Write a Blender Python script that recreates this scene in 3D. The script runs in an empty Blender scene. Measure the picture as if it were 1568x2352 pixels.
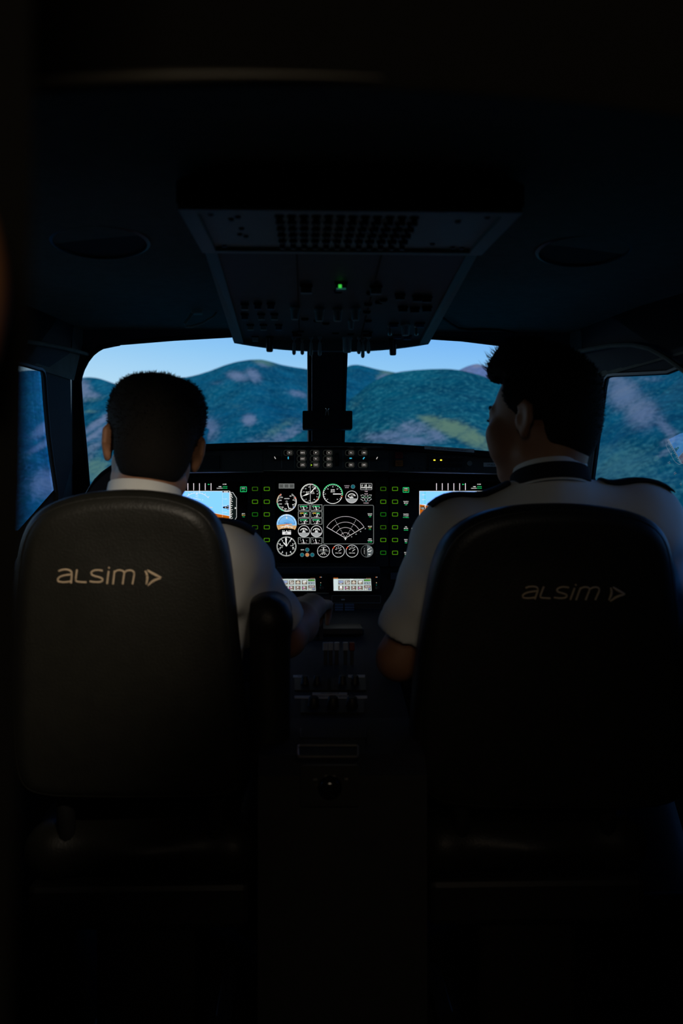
import bpy, bmesh, math, random
import numpy as np
from mathutils import Vector, Matrix, noise as mnoise

random.seed(7); np.random.seed(7)
SC = bpy.context.scene
COL = SC.collection

# ---------------------------------------------------------------- camera, world, lights, exposure
FPX = 2287.0                                   # focal length in pixels of the 1568 wide frame
CAM = np.array([-0.058, 0.0, 1.05])
PSI = math.radians(2.03)                       # yaw to the right
cam_d = bpy.data.cameras.new('camera'); cam = bpy.data.objects.new('camera', cam_d); COL.objects.link(cam)
cam_d.sensor_fit = 'HORIZONTAL'; cam_d.sensor_width = 24.0; cam_d.lens = 24.0 * FPX / 1568.0
cam.location = CAM; cam.rotation_euler = (math.pi / 2, 0, -PSI)
cam_d.clip_start = 0.02; cam_d.clip_end = 30000
cam_d.dof.use_dof = True; cam_d.dof.focus_distance = 3.0; cam_d.dof.aperture_fstop = 4.5
SC.camera = cam

vs = SC.view_settings
vs.view_transform = 'Standard'; vs.look = 'None'; vs.gamma = 1; vs.exposure = 0.0; vs.use_curve_mapping = False
SC.cycles.use_denoising = True
SC.cycles.max_bounces = 6; SC.cycles.transparent_max_bounces = 12
SC.cycles.caustics_reflective = False; SC.cycles.caustics_refractive = False
SC.cycles.sample_clamp_indirect = 4.0

wd = bpy.data.worlds.new('sky'); SC.world = wd; wd.use_nodes = True
nt = wd.node_tree; nt.nodes.clear()
w_out = nt.nodes.new('ShaderNodeOutputWorld'); w_bg = nt.nodes.new('ShaderNodeBackground')
w_tc = nt.nodes.new('ShaderNodeTexCoord'); w_sep = nt.nodes.new('ShaderNodeSeparateXYZ')
w_ma = nt.nodes.new('ShaderNodeMath'); w_ma.operation = 'MULTIPLY_ADD'; w_ma.inputs[1].default_value = 0.10
w_rp = nt.nodes.new('ShaderNodeValToRGB')
nt.links.new(w_tc.outputs['Generated'], w_sep.inputs[0])
nt.links.new(w_sep.outputs['X'], w_ma.inputs[0]); nt.links.new(w_sep.outputs['Z'], w_ma.inputs[2])
nt.links.new(w_ma.outputs[0], w_rp.inputs[0]); nt.links.new(w_rp.outputs[0], w_bg.inputs[0]); nt.links.new(w_bg.outputs[0], w_out.inputs[0])
cr = w_rp.color_ramp
cr.elements[0].position = 0.0; cr.elements[0].color = (0.66, 0.85, 0.97, 1)
cr.elements[1].position = 1.0; cr.elements[1].color = (0.08, 0.42, 1.7, 1)
for p, c in ((0.10, (0.50, 0.77, 0.97)), (0.15, (0.30, 0.62, 0.97)), (0.21, (0.13, 0.43, 1.0)), (0.40, (0.10, 0.47, 1.6))):
    e = cr.elements.new(p); e.color = c + (1,)
w_bg.inputs[1].default_value = 1.0

def lamp(name, kind, loc, target, energy, color, **kw):
    d = bpy.data.lights.new(name, kind); d.energy = energy; d.color = color
    for k, v in kw.items(): setattr(d, k, v)
    o = bpy.data.objects.new(name, d); COL.objects.link(o); o.location = loc
    o.rotation_euler = (Vector(target) - Vector(loc)).to_track_quat('-Z', 'Y').to_euler()
    return o
lamp('sun', 'SUN', (0, 0, 50), (4, 24, 37), 1.5, (1.0, 0.95, 0.86), angle=0.01)
# unseen added lamps: two warm spots on the seat backs, faint fill at the doorway
lamp('seat_fill_left', 'SPOT', (-0.02, 0.62, 1.41), (-0.56, 1.66, 0.96), 31.0, (1.0, 0.86, 0.68), spot_size=math.radians(43), spot_blend=1.0, shadow_soft_size=0.025)
lamp('seat_fill_right', 'SPOT', (0.04, 0.62, 1.41), (0.47, 1.68, 0.90), 1.55, (1.0, 0.91, 0.76), spot_size=math.radians(46), spot_blend=1.0, shadow_soft_size=0.025)
lamp('doorway_fill', 'AREA', (0.0, -1.1, 1.62), (-0.1, 0.4, 1.2), 2.6, (1.0, 0.80, 0.58), shape='RECTANGLE', size=0.5, size_y=0.25)

# ---------------------------------------------------------------- pixel helpers (ray of a photo pixel met with a real plane)
_R = np.array([math.cos(PSI), -math.sin(PSI), 0]); _F = np.array([math.sin(PSI), math.cos(PSI), 0]); _U = np.array([0, 0, 1.0])
def ray(px, py): return _F + _R * (px - 784) / FPX + _U * (1176 - py) / FPX
def at(px, py, Y):
    d = ray(px, py); return CAM + d * (Y - CAM[1]) / d[1]
def rp(px, py, P0, n):
    d = ray(px, py); n = np.asarray(n, float); return CAM + d * (((np.asarray(P0, float) - CAM) @ n) / (d @ n))
def ax(px, Y): return at(px, 1176, Y)[0]

# ---------------------------------------------------------------- materials
def mat(name, base, rough=0.6, spec=0.4, metal=0.0, vary=0.25, scale=40.0, bump=0.0, bscale=None, coat=0.0):
    m = bpy.data.materials.new(name); m.use_nodes = True
    t = m.node_tree; b = t.nodes['Principled BSDF']
    b.inputs['Roughness'].default_value = rough; b.inputs['Metallic'].default_value = metal
    b.inputs['Specular IOR Level'].default_value = spec
    if coat: b.inputs['Coat Weight'].default_value = coat
    tc = t.nodes.new('ShaderNodeTexCoord'); nz = t.nodes.new('ShaderNodeTexNoise')
    nz.inputs['Scale'].default_value = scale; nz.inputs['Detail'].default_value = 4
    t.links.new(tc.outputs['Object'], nz.inputs['Vector'])
    mx = t.nodes.new('ShaderNodeMix'); mx.data_type = 'RGBA'
    mx.inputs[6].default_value = tuple(c * (1 - vary) for c in base) + (1,)
    mx.inputs[7].default_value = tuple(min(1, c * (1 + vary)) for c in base) + (1,)
    t.links.new(nz.outputs['Fac'], mx.inputs[0]); t.links.new(mx.outputs[2], b.inputs['Base Color'])
    if bump:
        n2 = t.nodes.new('ShaderNodeTexNoise'); n2.inputs['Scale'].default_value = bscale or scale * 6
        t.links.new(tc.outputs['Object'], n2.inputs['Vector'])
        bp = t.nodes.new('ShaderNodeBump'); bp.inputs['Strength'].default_value = bump; bp.inputs['Distance'].default_value = 0.002
        t.links.new(n2.outputs['Fac'], bp.inputs['Height']); t.links.new(bp.outputs[0], b.inputs['Normal'])
    return m
def emis(name, color, s=1.0):
    m = bpy.data.materials.new(name); m.use_nodes = True; t = m.node_tree; t.nodes.clear()
    o = t.nodes.new('ShaderNodeOutputMaterial'); e = t.nodes.new('ShaderNodeEmission')
    e.inputs[0].default_value = tuple(color) + (1,); e.inputs[1].default_value = s
    t.links.new(e.outputs[0], o.inputs[0]); return m
def s2l(c):
    return tuple((x / 255 / 12.92) if x / 255 <= 0.04045 else ((x / 255 + 0.055) / 1.055) ** 2.4 for x in c)
def glass(name, tint=(1, 1, 1), ior=1.5, gain=1.0):
    m = bpy.data.materials.new(name); m.use_nodes = True; t = m.node_tree; t.nodes.clear()
    o = t.nodes.new('ShaderNodeOutputMaterial'); mx = t.nodes.new('ShaderNodeMixShader')
    tr = t.nodes.new('ShaderNodeBsdfTransparent'); gl = t.nodes.new('ShaderNodeBsdfGlossy'); fr = t.nodes.new('ShaderNodeFresnel')
    tr.inputs[0].default_value = tint + (1,); gl.inputs['Roughness'].default_value = 0.0; fr.inputs[0].default_value = ior
    ge = t.nodes.new('ShaderNodeNewGeometry'); ma = t.nodes.new('ShaderNodeMath'); ma.operation = 'MULTIPLY_ADD'; ma.inputs[1].default_value = 1 / ior - ior; ma.inputs[2].default_value = ior   # same reflection on both faces of the thin pane
    t.links.new(ge.outputs['Backfacing'], ma.inputs[0]); t.links.new(ma.outputs[0], fr.inputs[0])
    mu = t.nodes.new('ShaderNodeMath'); mu.operation = 'MULTIPLY'; mu.inputs[1].default_value = gain; mu.use_clamp = True
    t.links.new(fr.outputs[0], mu.inputs[0]); t.links.new(mu.outputs[0], mx.inputs[0])
    t.links.new(tr.outputs[0], mx.inputs[1]); t.links.new(gl.outputs[0], mx.inputs[2]); t.links.new(mx.outputs[0], o.inputs[0]); return m
def attr_emission(name):
    m = bpy.data.materials.new(name); m.use_nodes = True; t = m.node_tree; t.nodes.clear()
    o = t.nodes.new('ShaderNodeOutputMaterial'); e = t.nodes.new('ShaderNodeEmission'); a = t.nodes.new('ShaderNodeAttribute')
    a.attribute_name = 'Col'; t.links.new(a.outputs['Color'], e.inputs[0]); t.links.new(e.outputs[0], o.inputs[0]); return m

MT = dict(
    liner=mat('liner_grey', (0.23, 0.225, 0.185), 0.85, 0.2, bump=0.15, bscale=300),
    shell=mat('shell_black', (0.022, 0.023, 0.024), 0.7, 0.3, bump=0.1, bscale=400),
    frame=mat('frame_black', (0.025, 0.028, 0.032), 0.45, 0.4),
    header=mat('header_glint', (0.10, 0.096, 0.076), 0.35, 0.5),
    leaf=mat('door_leaf', (0.006, 0.006, 0.005), 0.8, 0.2),
    carpet=mat('carpet_dark', (0.02, 0.02, 0.019), 0.95, 0.1, bump=0.5, bscale=900),
    overhead=mat('overhead_grey', (0.46, 0.45, 0.37), 0.6, 0.35, vary=0.12),
    overhead_dark=mat('overhead_panel', (0.13, 0.13, 0.112), 0.6, 0.35, vary=0.15),
    black=mat('black_plastic', (0.012, 0.012, 0.012), 0.5, 0.35),
    gloss=mat('black_gloss', (0.006, 0.006, 0.006), 0.12, 0.4),
    board=mat('panel_black', (0.010, 0.010, 0.010), 0.6, 0.3),
    fcu=mat('panel_charcoal', (0.035, 0.035, 0.031), 0.6, 0.3),
    seam=mat('seam_grey', (0.20, 0.20, 0.18), 0.6, 0.3),
    label=mat('label_grey', (0.42, 0.42, 0.40), 0.6, 0.3, vary=0.08),
    ink=mat('label_ink', (0.01, 0.01, 0.01), 0.7, 0.2),
    metal=mat('metal_toggle', (0.65, 0.60, 0.52), 0.28, 0.5, metal=0.9),
    tan=mat('tan_knob', (0.55, 0.50, 0.41), 0.5, 0.4),
    leather=mat('seat_leather', (0.0125, 0.0122, 0.0095), 0.45, 0.3, bump=0.25, bscale=260),
    thread=mat('seat_lettering', (0.52, 0.40, 0.27), 0.6, 0.3, vary=0.15, scale=300, bump=0.4, bscale=1500),
    shirt=mat('white_cotton', (0.62, 0.63, 0.62), 0.85, 0.15, vary=0.06, scale=25, bump=0.15, bscale=700),
    black_cloth=mat('black_cloth', (0.014, 0.014, 0.016), 0.9, 0.1, bump=0.3, bscale=900),
    trousers=mat('dark_trousers', (0.015, 0.016, 0.02), 0.9, 0.1, bump=0.3, bscale=700),
    skin=mat('skin', (0.30, 0.145, 0.08), 0.55, 0.35, vary=0.1, scale=30, bump=0.08, bscale=400),
    hair=mat('dark_hair', (0.009, 0.008, 0.007), 0.85, 0.12, vary=0.4, scale=200),
    shoe=mat('black_shoe', (0.012, 0.012, 0.012), 0.3, 0.5),
    brown=mat('brown_grip', (0.45, 0.20, 0.085), 0.55, 0.35),
    red_dark=mat('dark_red_plastic', (0.14, 0.012, 0.006), 0.5, 0.4),
    blue_dark=mat('blue_grey_plastic', (0.06, 0.11, 0.17), 0.5, 0.4),
    glass=glass('pane_glass', (0.97, 0.98, 0.98)), glass_side=glass('side_pane_glass', (0.97, 0.98, 0.98), 1.5, 2.0),
    gfx=attr_emission('display_graphics'),
    screen=mat('display_black', (0.003, 0.003, 0.003), 0.08, 0.25),
)

# ---------------------------------------------------------------- object plumbing
def link(o, parent=None):
    COL.objects.link(o)
    if parent is not None:
        o.parent = parent
        o.matrix_parent_inverse = Matrix.Translation(-parent.location)
    return o
def tag(o, label=None, cat=None, group=None, kind=None):
    if label: o['label'] = label
    if cat: o['category'] = cat
    if group: o['group'] = group
    if kind: o['kind'] = kind
    return o
def thing(name, loc, label, cat, group=None):
    o = bpy.data.objects.new(name, None); o.empty_display_size = 0.05; COL.objects.link(o); o.location = Vector([float(v) for v in loc])
    return tag(o, label, cat, group)

class MB:
    """collects simple shapes into one mesh"""
    def __init__(s): s.v = []; s.f = []; s.mi = []; s.c = []
    def add(s, v, f, mi=0, c=None):
        n = len(s.v); s.v += [tuple(map(float, p)) for p in v]; s.f += [tuple(i + n for i in q) for q in f]; s.mi += [mi] * len(f); s.c += [c] * len(f)
    def box(s, lo, hi, mi=0, ch=0.0, M=None):
        lo = np.array(lo, float); hi = np.array(hi, float)
        bm = bmesh.new(); bmesh.ops.create_cube(bm, size=1.0)
        for v in bm.verts: v.co = Vector([(lo[k] + hi[k]) / 2 + v.co[k] * (hi[k] - lo[k]) for k in range(3)])
        if ch > 0: bmesh.ops.bevel(bm, geom=bm.edges[:], offset=ch, segments=2, affect='EDGES', profile=0.5)
        s.bm(bm, mi, M)
    def bm(s, bm, mi=0, M=None):
        bm.verts.index_update()
        s.add([(M @ v.co if M else v.co) for v in bm.verts], [[v.index for v in f.verts] for f in bm.faces], mi); bm.free()
    def cyl(s, a, b, r0, r1=None, n=16, mi=0, caps=True):
        a = Vector([float(x) for x in a]); b = Vector([float(x) for x in b]); r1 = r0 if r1 is None else r1
        z = (b - a).normalized(); x = z.orthogonal().normalized(); y = z.cross(x)
        v = []
        for p, r in ((a, r0), (b, r1)):
            v += [p + x * (r * math.cos(2 * math.pi * k / n)) + y * (r * math.sin(2 * math.pi * k / n)) for k in range(n)]
        f = [(k, (k + 1) % n, n + (k + 1) % n, n + k) for k in range(n)]
        if caps: f += [tuple(range(n))[::-1], tuple(range(n, 2 * n))]
        s.add(v, f, mi)
    def lathe(s, a, d, prof, n=16, mi=0):
        """prof: (distance along d, radius)"""
        a = Vector([float(x) for x in a]); z = Vector([float(x) for x in d]).normalized(); x = z.orthogonal().normalized(); y = z.cross(x)
        v = []; f = []
        for t, r in prof: v += [a + z * t + x * (r * math.cos(2 * math.pi * k / n)) + y * (r * math.sin(2 * math.pi * k / n)) for k in range(n)]
        for j in range(len(prof) - 1): f += [(j * n + k, j * n + (k + 1) % n, (j + 1) * n + (k + 1) % n, (j + 1) * n + k) for k in range(n)]
        f += [tuple(range(n))[::-1], tuple(range((len(prof) - 1) * n, len(prof) * n))]
        s.add(v, f, mi)
    def tube(s, pts, r, n=8, mi=0, flat=1.0, up=None):
        pts = [Vector([float(x) for x in p]) for p in pts]; N = len(pts); v = []; f = []
        rr = r if hasattr(r, '__len__') else [r] * N
        for i, p in enumerate(pts):
            t = (pts[min(i + 1, N - 1)] - pts[max(i - 1, 0)]).normalized()
            x = (Vector(up) if up else (t.orthogonal() if abs(t.z) > .99 else Vector((0, 0, 1)))); x = (x - t * x.dot(t)).normalized(); y = t.cross(x)
            v += [p + x * (rr[i] * flat * math.cos(2 * math.pi * k / n)) + y * (rr[i] * math.sin(2 * math.pi * k / n)) for k in range(n)]
        for j in range(N - 1): f += [(j * n + k, j * n + (k + 1) % n, (j + 1) * n + (k + 1) % n, (j + 1) * n + k) for k in range(n)]
        f += [tuple(range(n))[::-1], tuple(range((N - 1) * n, N * n))]
        s.add(v, f, mi)
    def prism(s, poly, ext, mi=0, hole=None):
        """polygon of 3D points (with an optional hole loop) extruded by vector ext"""
        bm = bmesh.new(); loops = []
        for lp in [poly] + ([hole] if hole is not None else []):
            vs_ = [bm.verts.new([float(x) for x in p]) for p in lp]; loops.append(vs_)
        es = []
        for vs_ in loops: es += [bm.edges.new((vs_[i], vs_[(i + 1) % len(vs_)])) for i in range(len(vs_))]
        if hole is None: bm.faces.new(loops[0])
        else: bmesh.ops.triangle_fill(bm, edges=es, use_beauty=True, use_dissolve=False)
        r = bmesh.ops.extrude_face_region(bm, geom=bm.faces[:])
        vv = [e for e in r['geom'] if isinstance(e, bmesh.types.BMVert)]
        bmesh.ops.translate(bm, verts=vv, vec=Vector([float(x) for x in ext]))
        bmesh.ops.recalc_face_normals(bm, faces=bm.faces[:]); s.bm(bm, mi)
    def build(s, name, mats, parent=None, smooth=False, loc=None):
        me = bpy.data.meshes.new(name); me.from_pydata(s.v, [], s.f); me.update()
        mats = mats if isinstance(mats, (list, tuple)) else [mats]
        for m in mats: me.materials.append(m)
        if len(mats) > 1: me.polygons.foreach_set('material_index', s.mi)
        if any(c is not None for c in s.c):
            ca = me.color_attributes.new('Col', 'FLOAT_COLOR', 'CORNER'); arr = []
            for q, c in zip(s.f, s.c): arr += list((c or (0, 0, 0)) + (1.0,)) * len(q)
            ca.data.foreach_set('color', arr)
        if smooth:
            me.polygons.foreach_set('use_smooth', [True] * len(me.polygons))
            try: me.set_sharp_from_angle(angle=math.radians(40))
            except Exception: pass
        o = bpy.data.objects.new(name, me)
        if loc is not None: o.location = Vector([float(x) for x in loc])
        return link(o, parent)
def copy_part(o, parent, loc):
    c = o.copy(); COL.objects.link(c); c.parent = parent; c.location = Vector([float(x) for x in loc])
    c.matrix_parent_inverse = Matrix.Translation(-parent.location); return c
def grid_mesh(mb, rows, mi=0, closed=False):
    n = len(rows[0]); v = [p for r in rows for p in r]; f = []
    for j in range(len(rows) - 1):
        for k in range(n if closed else n - 1):
            f.append((j * n + k, j * n + (k + 1) % n, (j + 1) * n + (k + 1) % n, (j + 1) * n + k))
    mb.add(v, f, mi)
def rrect(x0, x1, z0, z1, r, n=5):
    pts = []
    for cx, cz, a0 in ((x1 - r, z1 - r, 0), (x0 + r, z1 - r, 90), (x0 + r, z0 + r, 180), (x1 - r, z0 + r, 270)):
        pts += [(cx + r * math.cos(math.radians(a0 + 90 * k / n)), cz + r * math.sin(math.radians(a0 + 90 * k / n))) for k in range(n + 1)]
    return pts

# ---------------------------------------------------------------- SETTING: cabin shell
NR = np.array([0.94497, 0.18109, 0.27248]); DR = 1.4581        # right side wall plane (its pane mirrors the right display)
NL = NR * [-1, 1, 1]
P0R = NR * DR; P0L = NL * DR
def wall_x(Y, z): return (DR - NR[1] * Y - NR[2] * z) / NR[0]
def wp(sgn, Y, z): return np.array([sgn * wall_x(Y, z), Y, z])

def wall_side(sgn, opening):
    n = NR if sgn > 0 else NL; P0 = P0R if sgn > 0 else P0L
    outer = [wp(sgn, -1.6, -0.02), wp(sgn, 2.70, -0.02), wp(sgn, 2.70, 1.18), wp(sgn, 2.50, 1.45), wp(sgn, 2.46, 1.60), wp(sgn, -1.6, 1.60)]
    m = MB(); m.prism(outer, n * 0.006, hole=opening)
    o = m.build('wall_right' if sgn > 0 else 'wall_left', MT['shell']); tag(o, kind='structure'); return o
# right window: front edge seen in the photo, the rest runs on out of the frame
rw_px = [(1363, 1200), (1362, 1100), (1380, 960), (1390, 890), (1394, 869), (1400, 862), (1412, 860), (1450, 858.5), (1500, 856), (1536, 854)]
rw = [rp(x, y, P0R, NR) for x, y in rw_px]
rw += [wp(1, 2.10, 1.362), wp(1, 1.95, 1.352), wp(1, 1.62, 1.34), wp(1, 1.56, 1.30), wp(1, 1.52, 1.06), wp(1, 1.56, 1.0), wp(1, 1.70, 0.985)]
rw += [rp(1600, 1206, P0R, NR), rp(1568, 1202, P0R, NR), rp(1480, 1191, P0R, NR), rp(1390, 1182, P0R, NR)]
lw_px = [(128, 1290), (128, 1127), (118, 1060), (110, 1000), (103, 920), (99.5, 866), (97, 853), (91, 847), (84, 846)]
lw = [rp(x, y, P0L, NL) for x, y in lw_px]
zt = lw[-1][2]
lw += [wp(-1, 2.3, zt), wp(-1, 1.72, zt - .02), wp(-1, 1.64, zt - .06), wp(-1, 1.60, 1.0), wp(-1, 1.66, .92), wp(-1, 2.4, 0.91)]
wall_side(1, rw); wall_side(-1, lw)
def pane(name, loop, n, off, label=None):
    m = MB(); m.add([np.asarray(p) + np.asarray(n) * off for p in loop], [tuple(range(len(loop)))])
    o = m.build(name, MT['glass_side' if name in ('window_1', 'window_2') else 'glass']); tag(o, kind='structure'); return o
pane('window_1', lw, NL, 0.012); pane('window_2', rw, NR, 0.0)

# windshield planes
def plane3(a, b, c):
    n = np.cross(np.array(b) - a, np.array(c) - a); n /= np.linalg.norm(n); return a, (n if n[1] > 0 else -n)
wl_px = [(204, 1190), (203, 1117), (195, 1020), (188, 950), (184, 895), (183, 876), (185, 862), (190, 847), (200, 828), (212, 813), (224, 803), (236, 796),
         (262, 790.5), (274, 788.5), (276, 787), (400, 777), (540, 769), (700, 763), (710, 766)]
PLW, NLW = plane3(at(183, 880, 2.62), at(710, 768, 2.62), at(710, 1015, 2.80))
wl = [rp(x, y, PLW, NLW) for x, y in wl_px] + [rp(710, 1130, PLW, NLW)]
PRW, NRW = plane3(at(1318, 880, 2.62), at(797, 768, 2.62), at(788, 1015, 2.80))
wr_px = [(782, 1130), (788, 1015), (795, 800), (797, 766), (800, 764), (990, 775), (1060, 779.5), (1170, 793), (1240, 802), (1275, 812), (1298, 830), (1312, 850), (1318, 880), (1312, 960), (1300, 1120), (1296, 1190)]
wr = [rp(x, y, PRW, NRW) for x, y in wr_px]
def front(name, P, n, loop, outer_px):
    outer = [rp(x, y, P, n) for x, y in outer_px]
    m = MB(); m.prism(outer, np.array(n) * 0.045, hole=loop); o = m.build(name, MT['frame']); tag(o, kind='structure')
    return o
front('wall_front_left', PLW, NLW, wl, [(164, 2150), (164, 690), (752, 660), (752, 2150)])
front('wall_front_right', PRW, NRW, wr, [(752, 2150), (752, 660), (1338, 690), (1338, 2150)])
pane('window_3', wl, NLW, 0.02); pane('window_4', wr, NRW, 0.02)
# rubber gaskets round the windshield openings, inside edge
def gasket(name, loop, n, r=0.006):
    m = MB(); L = [np.asarray(p) - np.asarray(n) * 0.002 for p in loop]; m.tube(L + [L[0]], r, 6); o = m.build(name, MT['frame'], smooth=True); tag(o, kind='structure')
gasket('trim_1', wl, NLW); gasket('trim_2', wr, NRW, 0.005); gasket('trim_3', rw, NR, 0.006); gasket('trim_4', lw, NL, 0.006)
# centre post with two thin edge rails
m = MB()
m.prism([at(716, 745, 2.52), at(789, 745, 2.52), at(782, 1130, 2.78), at(716, 1130, 2.78)], (0, 0.11, 0))
o = m.build('trim_5', MT['frame']); tag(o, kind='structure')
for i, (xa, xb, xc, xd) in enumerate(((727, 730, 727, 730), (775, 778, 770, 773))):
    m = MB(); m.prism([at(xa, 790, 2.546), at(xb, 790, 2.546), at(xd, 1060, 2.729), at(xc, 1060, 2.729)], (0, 0.03, 0))
    o = m.build('trim_%d' % (6 + i), MT['frame']); tag(o, kind='structure')

# headliner
def ceil_z(Y): return np.interp(Y, [-1.6, 0.5, 1.28, 2.2, 2.62, 3.2], [1.80, 1.47, 1.472, 1.508, 1.512, 1.50])
m = MB(); rows = []
def y_glass(x, z):
    P, n = (PLW, NLW) if x < 0.03 else (PRW, NRW); return float(P[1] - (n[0] * (x - P[0]) + n[2] * (z - P[2])) / n[1])
for Y in list(np.linspace(-1.6, 2.42, 56)) + [9.0]:
    fin = Y > 5; Y = min(Y, 2.56); zc = ceil_z(Y); xs_ = np.interp(Y, [-1.6, 1.0, 2.2, 2.6, 3.3], [1.1, 0.90, 0.745, 0.60, 0.48])
    row = []
    for k in range(-24, 25):
        t = k / 24.0; x = t * xs_; z = zc + 0.012 * (1 - t * t)
        row.append((x, Y, z))
    # slope from the seam down to the side wall
    L = [np.array(wp(-1, Y, 1.385)) + [0.004, 0, 0], np.array([row[0][0] - 0.012, Y, row[0][2] - 0.028])]
    Rr = [np.array([row[-1][0] + 0.012, Y, row[-1][2] - 0.028]), np.array(wp(1, Y, 1.385)) - [0.004, 0, 0]]
    if fin: row = [(x, y_glass(x, z) + 0.02, z) for x, y, z in row]
    rows.append([tuple(p) for p in L] + row + [tuple(p) for p in Rr])
grid_mesh(m, rows); o = m.build('ceiling', MT['liner'], smooth=True); tag(o, kind='structure')
m = MB(); m.box((-2.2, -1.9, 1.86), (2.2, 3.6, 1.92)); o = m.build('roof', MT['shell']); tag(o, kind='structure')
# outer skirts closing the shell above the windows (light-tight)
m = MB()
for sg in (-1, 1):
    m.prism([wp(sg, -1.6, 1.40), wp(sg, 2.40, 1.40), wp(sg, 2.40, 1.9), wp(sg, -1.6, 1.9)], (sg * 0.06, 0, 0))
o = m.build('trim_8', MT['shell']); tag(o, kind='structure')
m = MB()
m.box((-1.2, 2.66, 1.58), (1.2, 2.72, 1.92)); m.box((-1.1, 2.50, 1.56), (-0.5, 2.70, 1.92)); m.box((0.5, 2.50, 1.56), (1.1, 2.70, 1.92)); o = m.build('trim_9', MT['shell']); tag(o, kind='structure')
# corner posts between windshield and side windows
for i, (sg, pts, P, n, P2, n2) in enumerate(((-1, (112, 176), PLW, NLW, P0L, NL), (1, (1325, 1385), PRW, NRW, P0R, NR))):
    m = MB()
    e = (168, 200) if sg < 0 else (1334, 1302)
    q = [wp(sg, 2.44, 1.56), rp(e[0], 770, P, n) + [0, .004, 0], rp(e[0] - sg * 1, 1330, P, n) + [0, .004, 0], wp(sg, 2.69, 0.86), wp(sg, 2.69, 1.18)]
    m.prism(q, (sg * 0.01, 0.03, 0.0)); o = m.build('trim_%d' % (10 + i), MT['frame']); tag(o, kind='structure')
m = MB(); m.box((-2.2, -1.9, -0.06), (2.2, 3.6, 0.0)); o = m.build('floor', MT['carpet']); tag(o, kind='structure')
m = MB(); m.box((-2.2, -1.75, -0.02), (2.2, -1.6, 1.9)); o = m.build('wall_back', MT['shell']); tag(o, kind='structure')
m = MB(); m.box((-.70, 2.86, 0), (.70, 2.90, .98))
for sg in (-1, 1): m.box((min(sg * .70, sg * 1.3), 2.72, 0), (max(sg * .70, sg * 1.3), 2.76, 1.0))
o = m.build('wall_front', MT['shell']); tag(o, kind='structure')
# side sills below the side windows
for i, (sg) in enumerate((-1, 1)):
    m = MB()
    for (z0, z1, w) in ((0.975, 0.998, 0.035), (0.905, 0.975, 0.075), (0.88, 0.905, 0.05)):
        dz = -.09 if sg < 0 else 0
        m.prism([wp(sg, 1.3, z0 + dz), wp(sg, 2.66, z0 + dz), wp(sg, 2.66, z1 + dz), wp(sg, 1.3, z1 + dz)], (-sg * w, 0, 0))
    o = m.build('trim_%d' % (12 + i), MT['liner']); tag(o, kind='structure')
# doorway the photographer looks through: header arch and jambs
m = MB()
def arch(x): return 1.2645 - 0.0065 * ((x + 0.06) / 0.14) ** 2 - 0.02 * max(0, (abs(x + 0.03) - 0.17) / 0.03) ** 2
xsA = np.linspace(-0.24, 0.37, 50)
prof = [(0.50, 0.30), (0.50, 0.004), (0.502, 0.0), (0.506, 0.002), (0.537, 0.03), (0.537, 0.30)]
rows = [[(x, y, arch(x) + dz if dz < 0.2 else 1.78) for y, dz in prof] for x in xsA]
grid_mesh(m, rows); o = m.build('door_1', MT['leaf'], smooth=True); tag(o, kind='structure')
m = MB(); m.tube([(x, 0.4965, arch(x) + 0.003) for x in np.linspace(-0.22, -0.02, 40)], [.0028 * min(1, .15 + (-.02 - x) / .12) for x in np.linspace(-0.22, -0.02, 40)], 10); o = m.build('trim_14', MT['header'], smooth=True); tag(o, kind='structure')  # pale edge strip put in for the lip's highlight, tapered where it fades
m = MB()
for pts in ([(-0.9, 1.80), (-0.232, 1.80), (-0.232, 1.30), (-0.24, 1.0), (-0.26, 0.0), (-0.9, 0.0)],
            [(0.9, 1.80), (0.36, 1.80), (0.36, 1.30), (0.36, 0.0), (0.9, 0.0)]):
    m.prism([(x, 0.52, z) for x, z in pts], (0, 0.09, 0))
m.box((-2.0, 0.53, 0), (-0.88, 0.60, 1.85)); m.box((0.88, 0.53, 0), (2.0, 0.60, 1.85))
o = m.build('door_2', MT['shell']); tag(o, kind='structure')
# half-open door leaf at the left, close to the lens, with a brown grip on it
m = MB(); m.prism([(x, 0.30, z) for x, z in ((-0.50, 1.80), (-0.140, 1.80), (-0.1395, 1.15), (-0.141, 1.06), (-0.146, 0.9), (-0.15, 0.0), (-0.50, 0.0))], (-0.10, 0.20, 0)); o = m.build('door_3', MT['leaf']); tag(o, kind='structure')
g = thing('doorway_grip', (-0.148, 0.275, 1.06), 'brown rounded grip on the near left door leaf, far out of focus', 'grip')
m = MB(); zz_ = np.linspace(1.085, 1.135, 14); m.tube([(-0.1475, 0.272, z) for z in zz_], [0.002 + 0.0058 * math.sin(math.pi * (k + .6) / 14.2) for k in range(14)], 14, up=(0, 1, 0))
m.build('grip', MT['brown'], g, smooth=True)
for z in (1.091, 1.129):
    m = MB(); m.cyl((-0.149, 0.301, z), (-0.1475, 0.272, z), 0.002); m.build('bracket', MT['black'], g)
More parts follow.
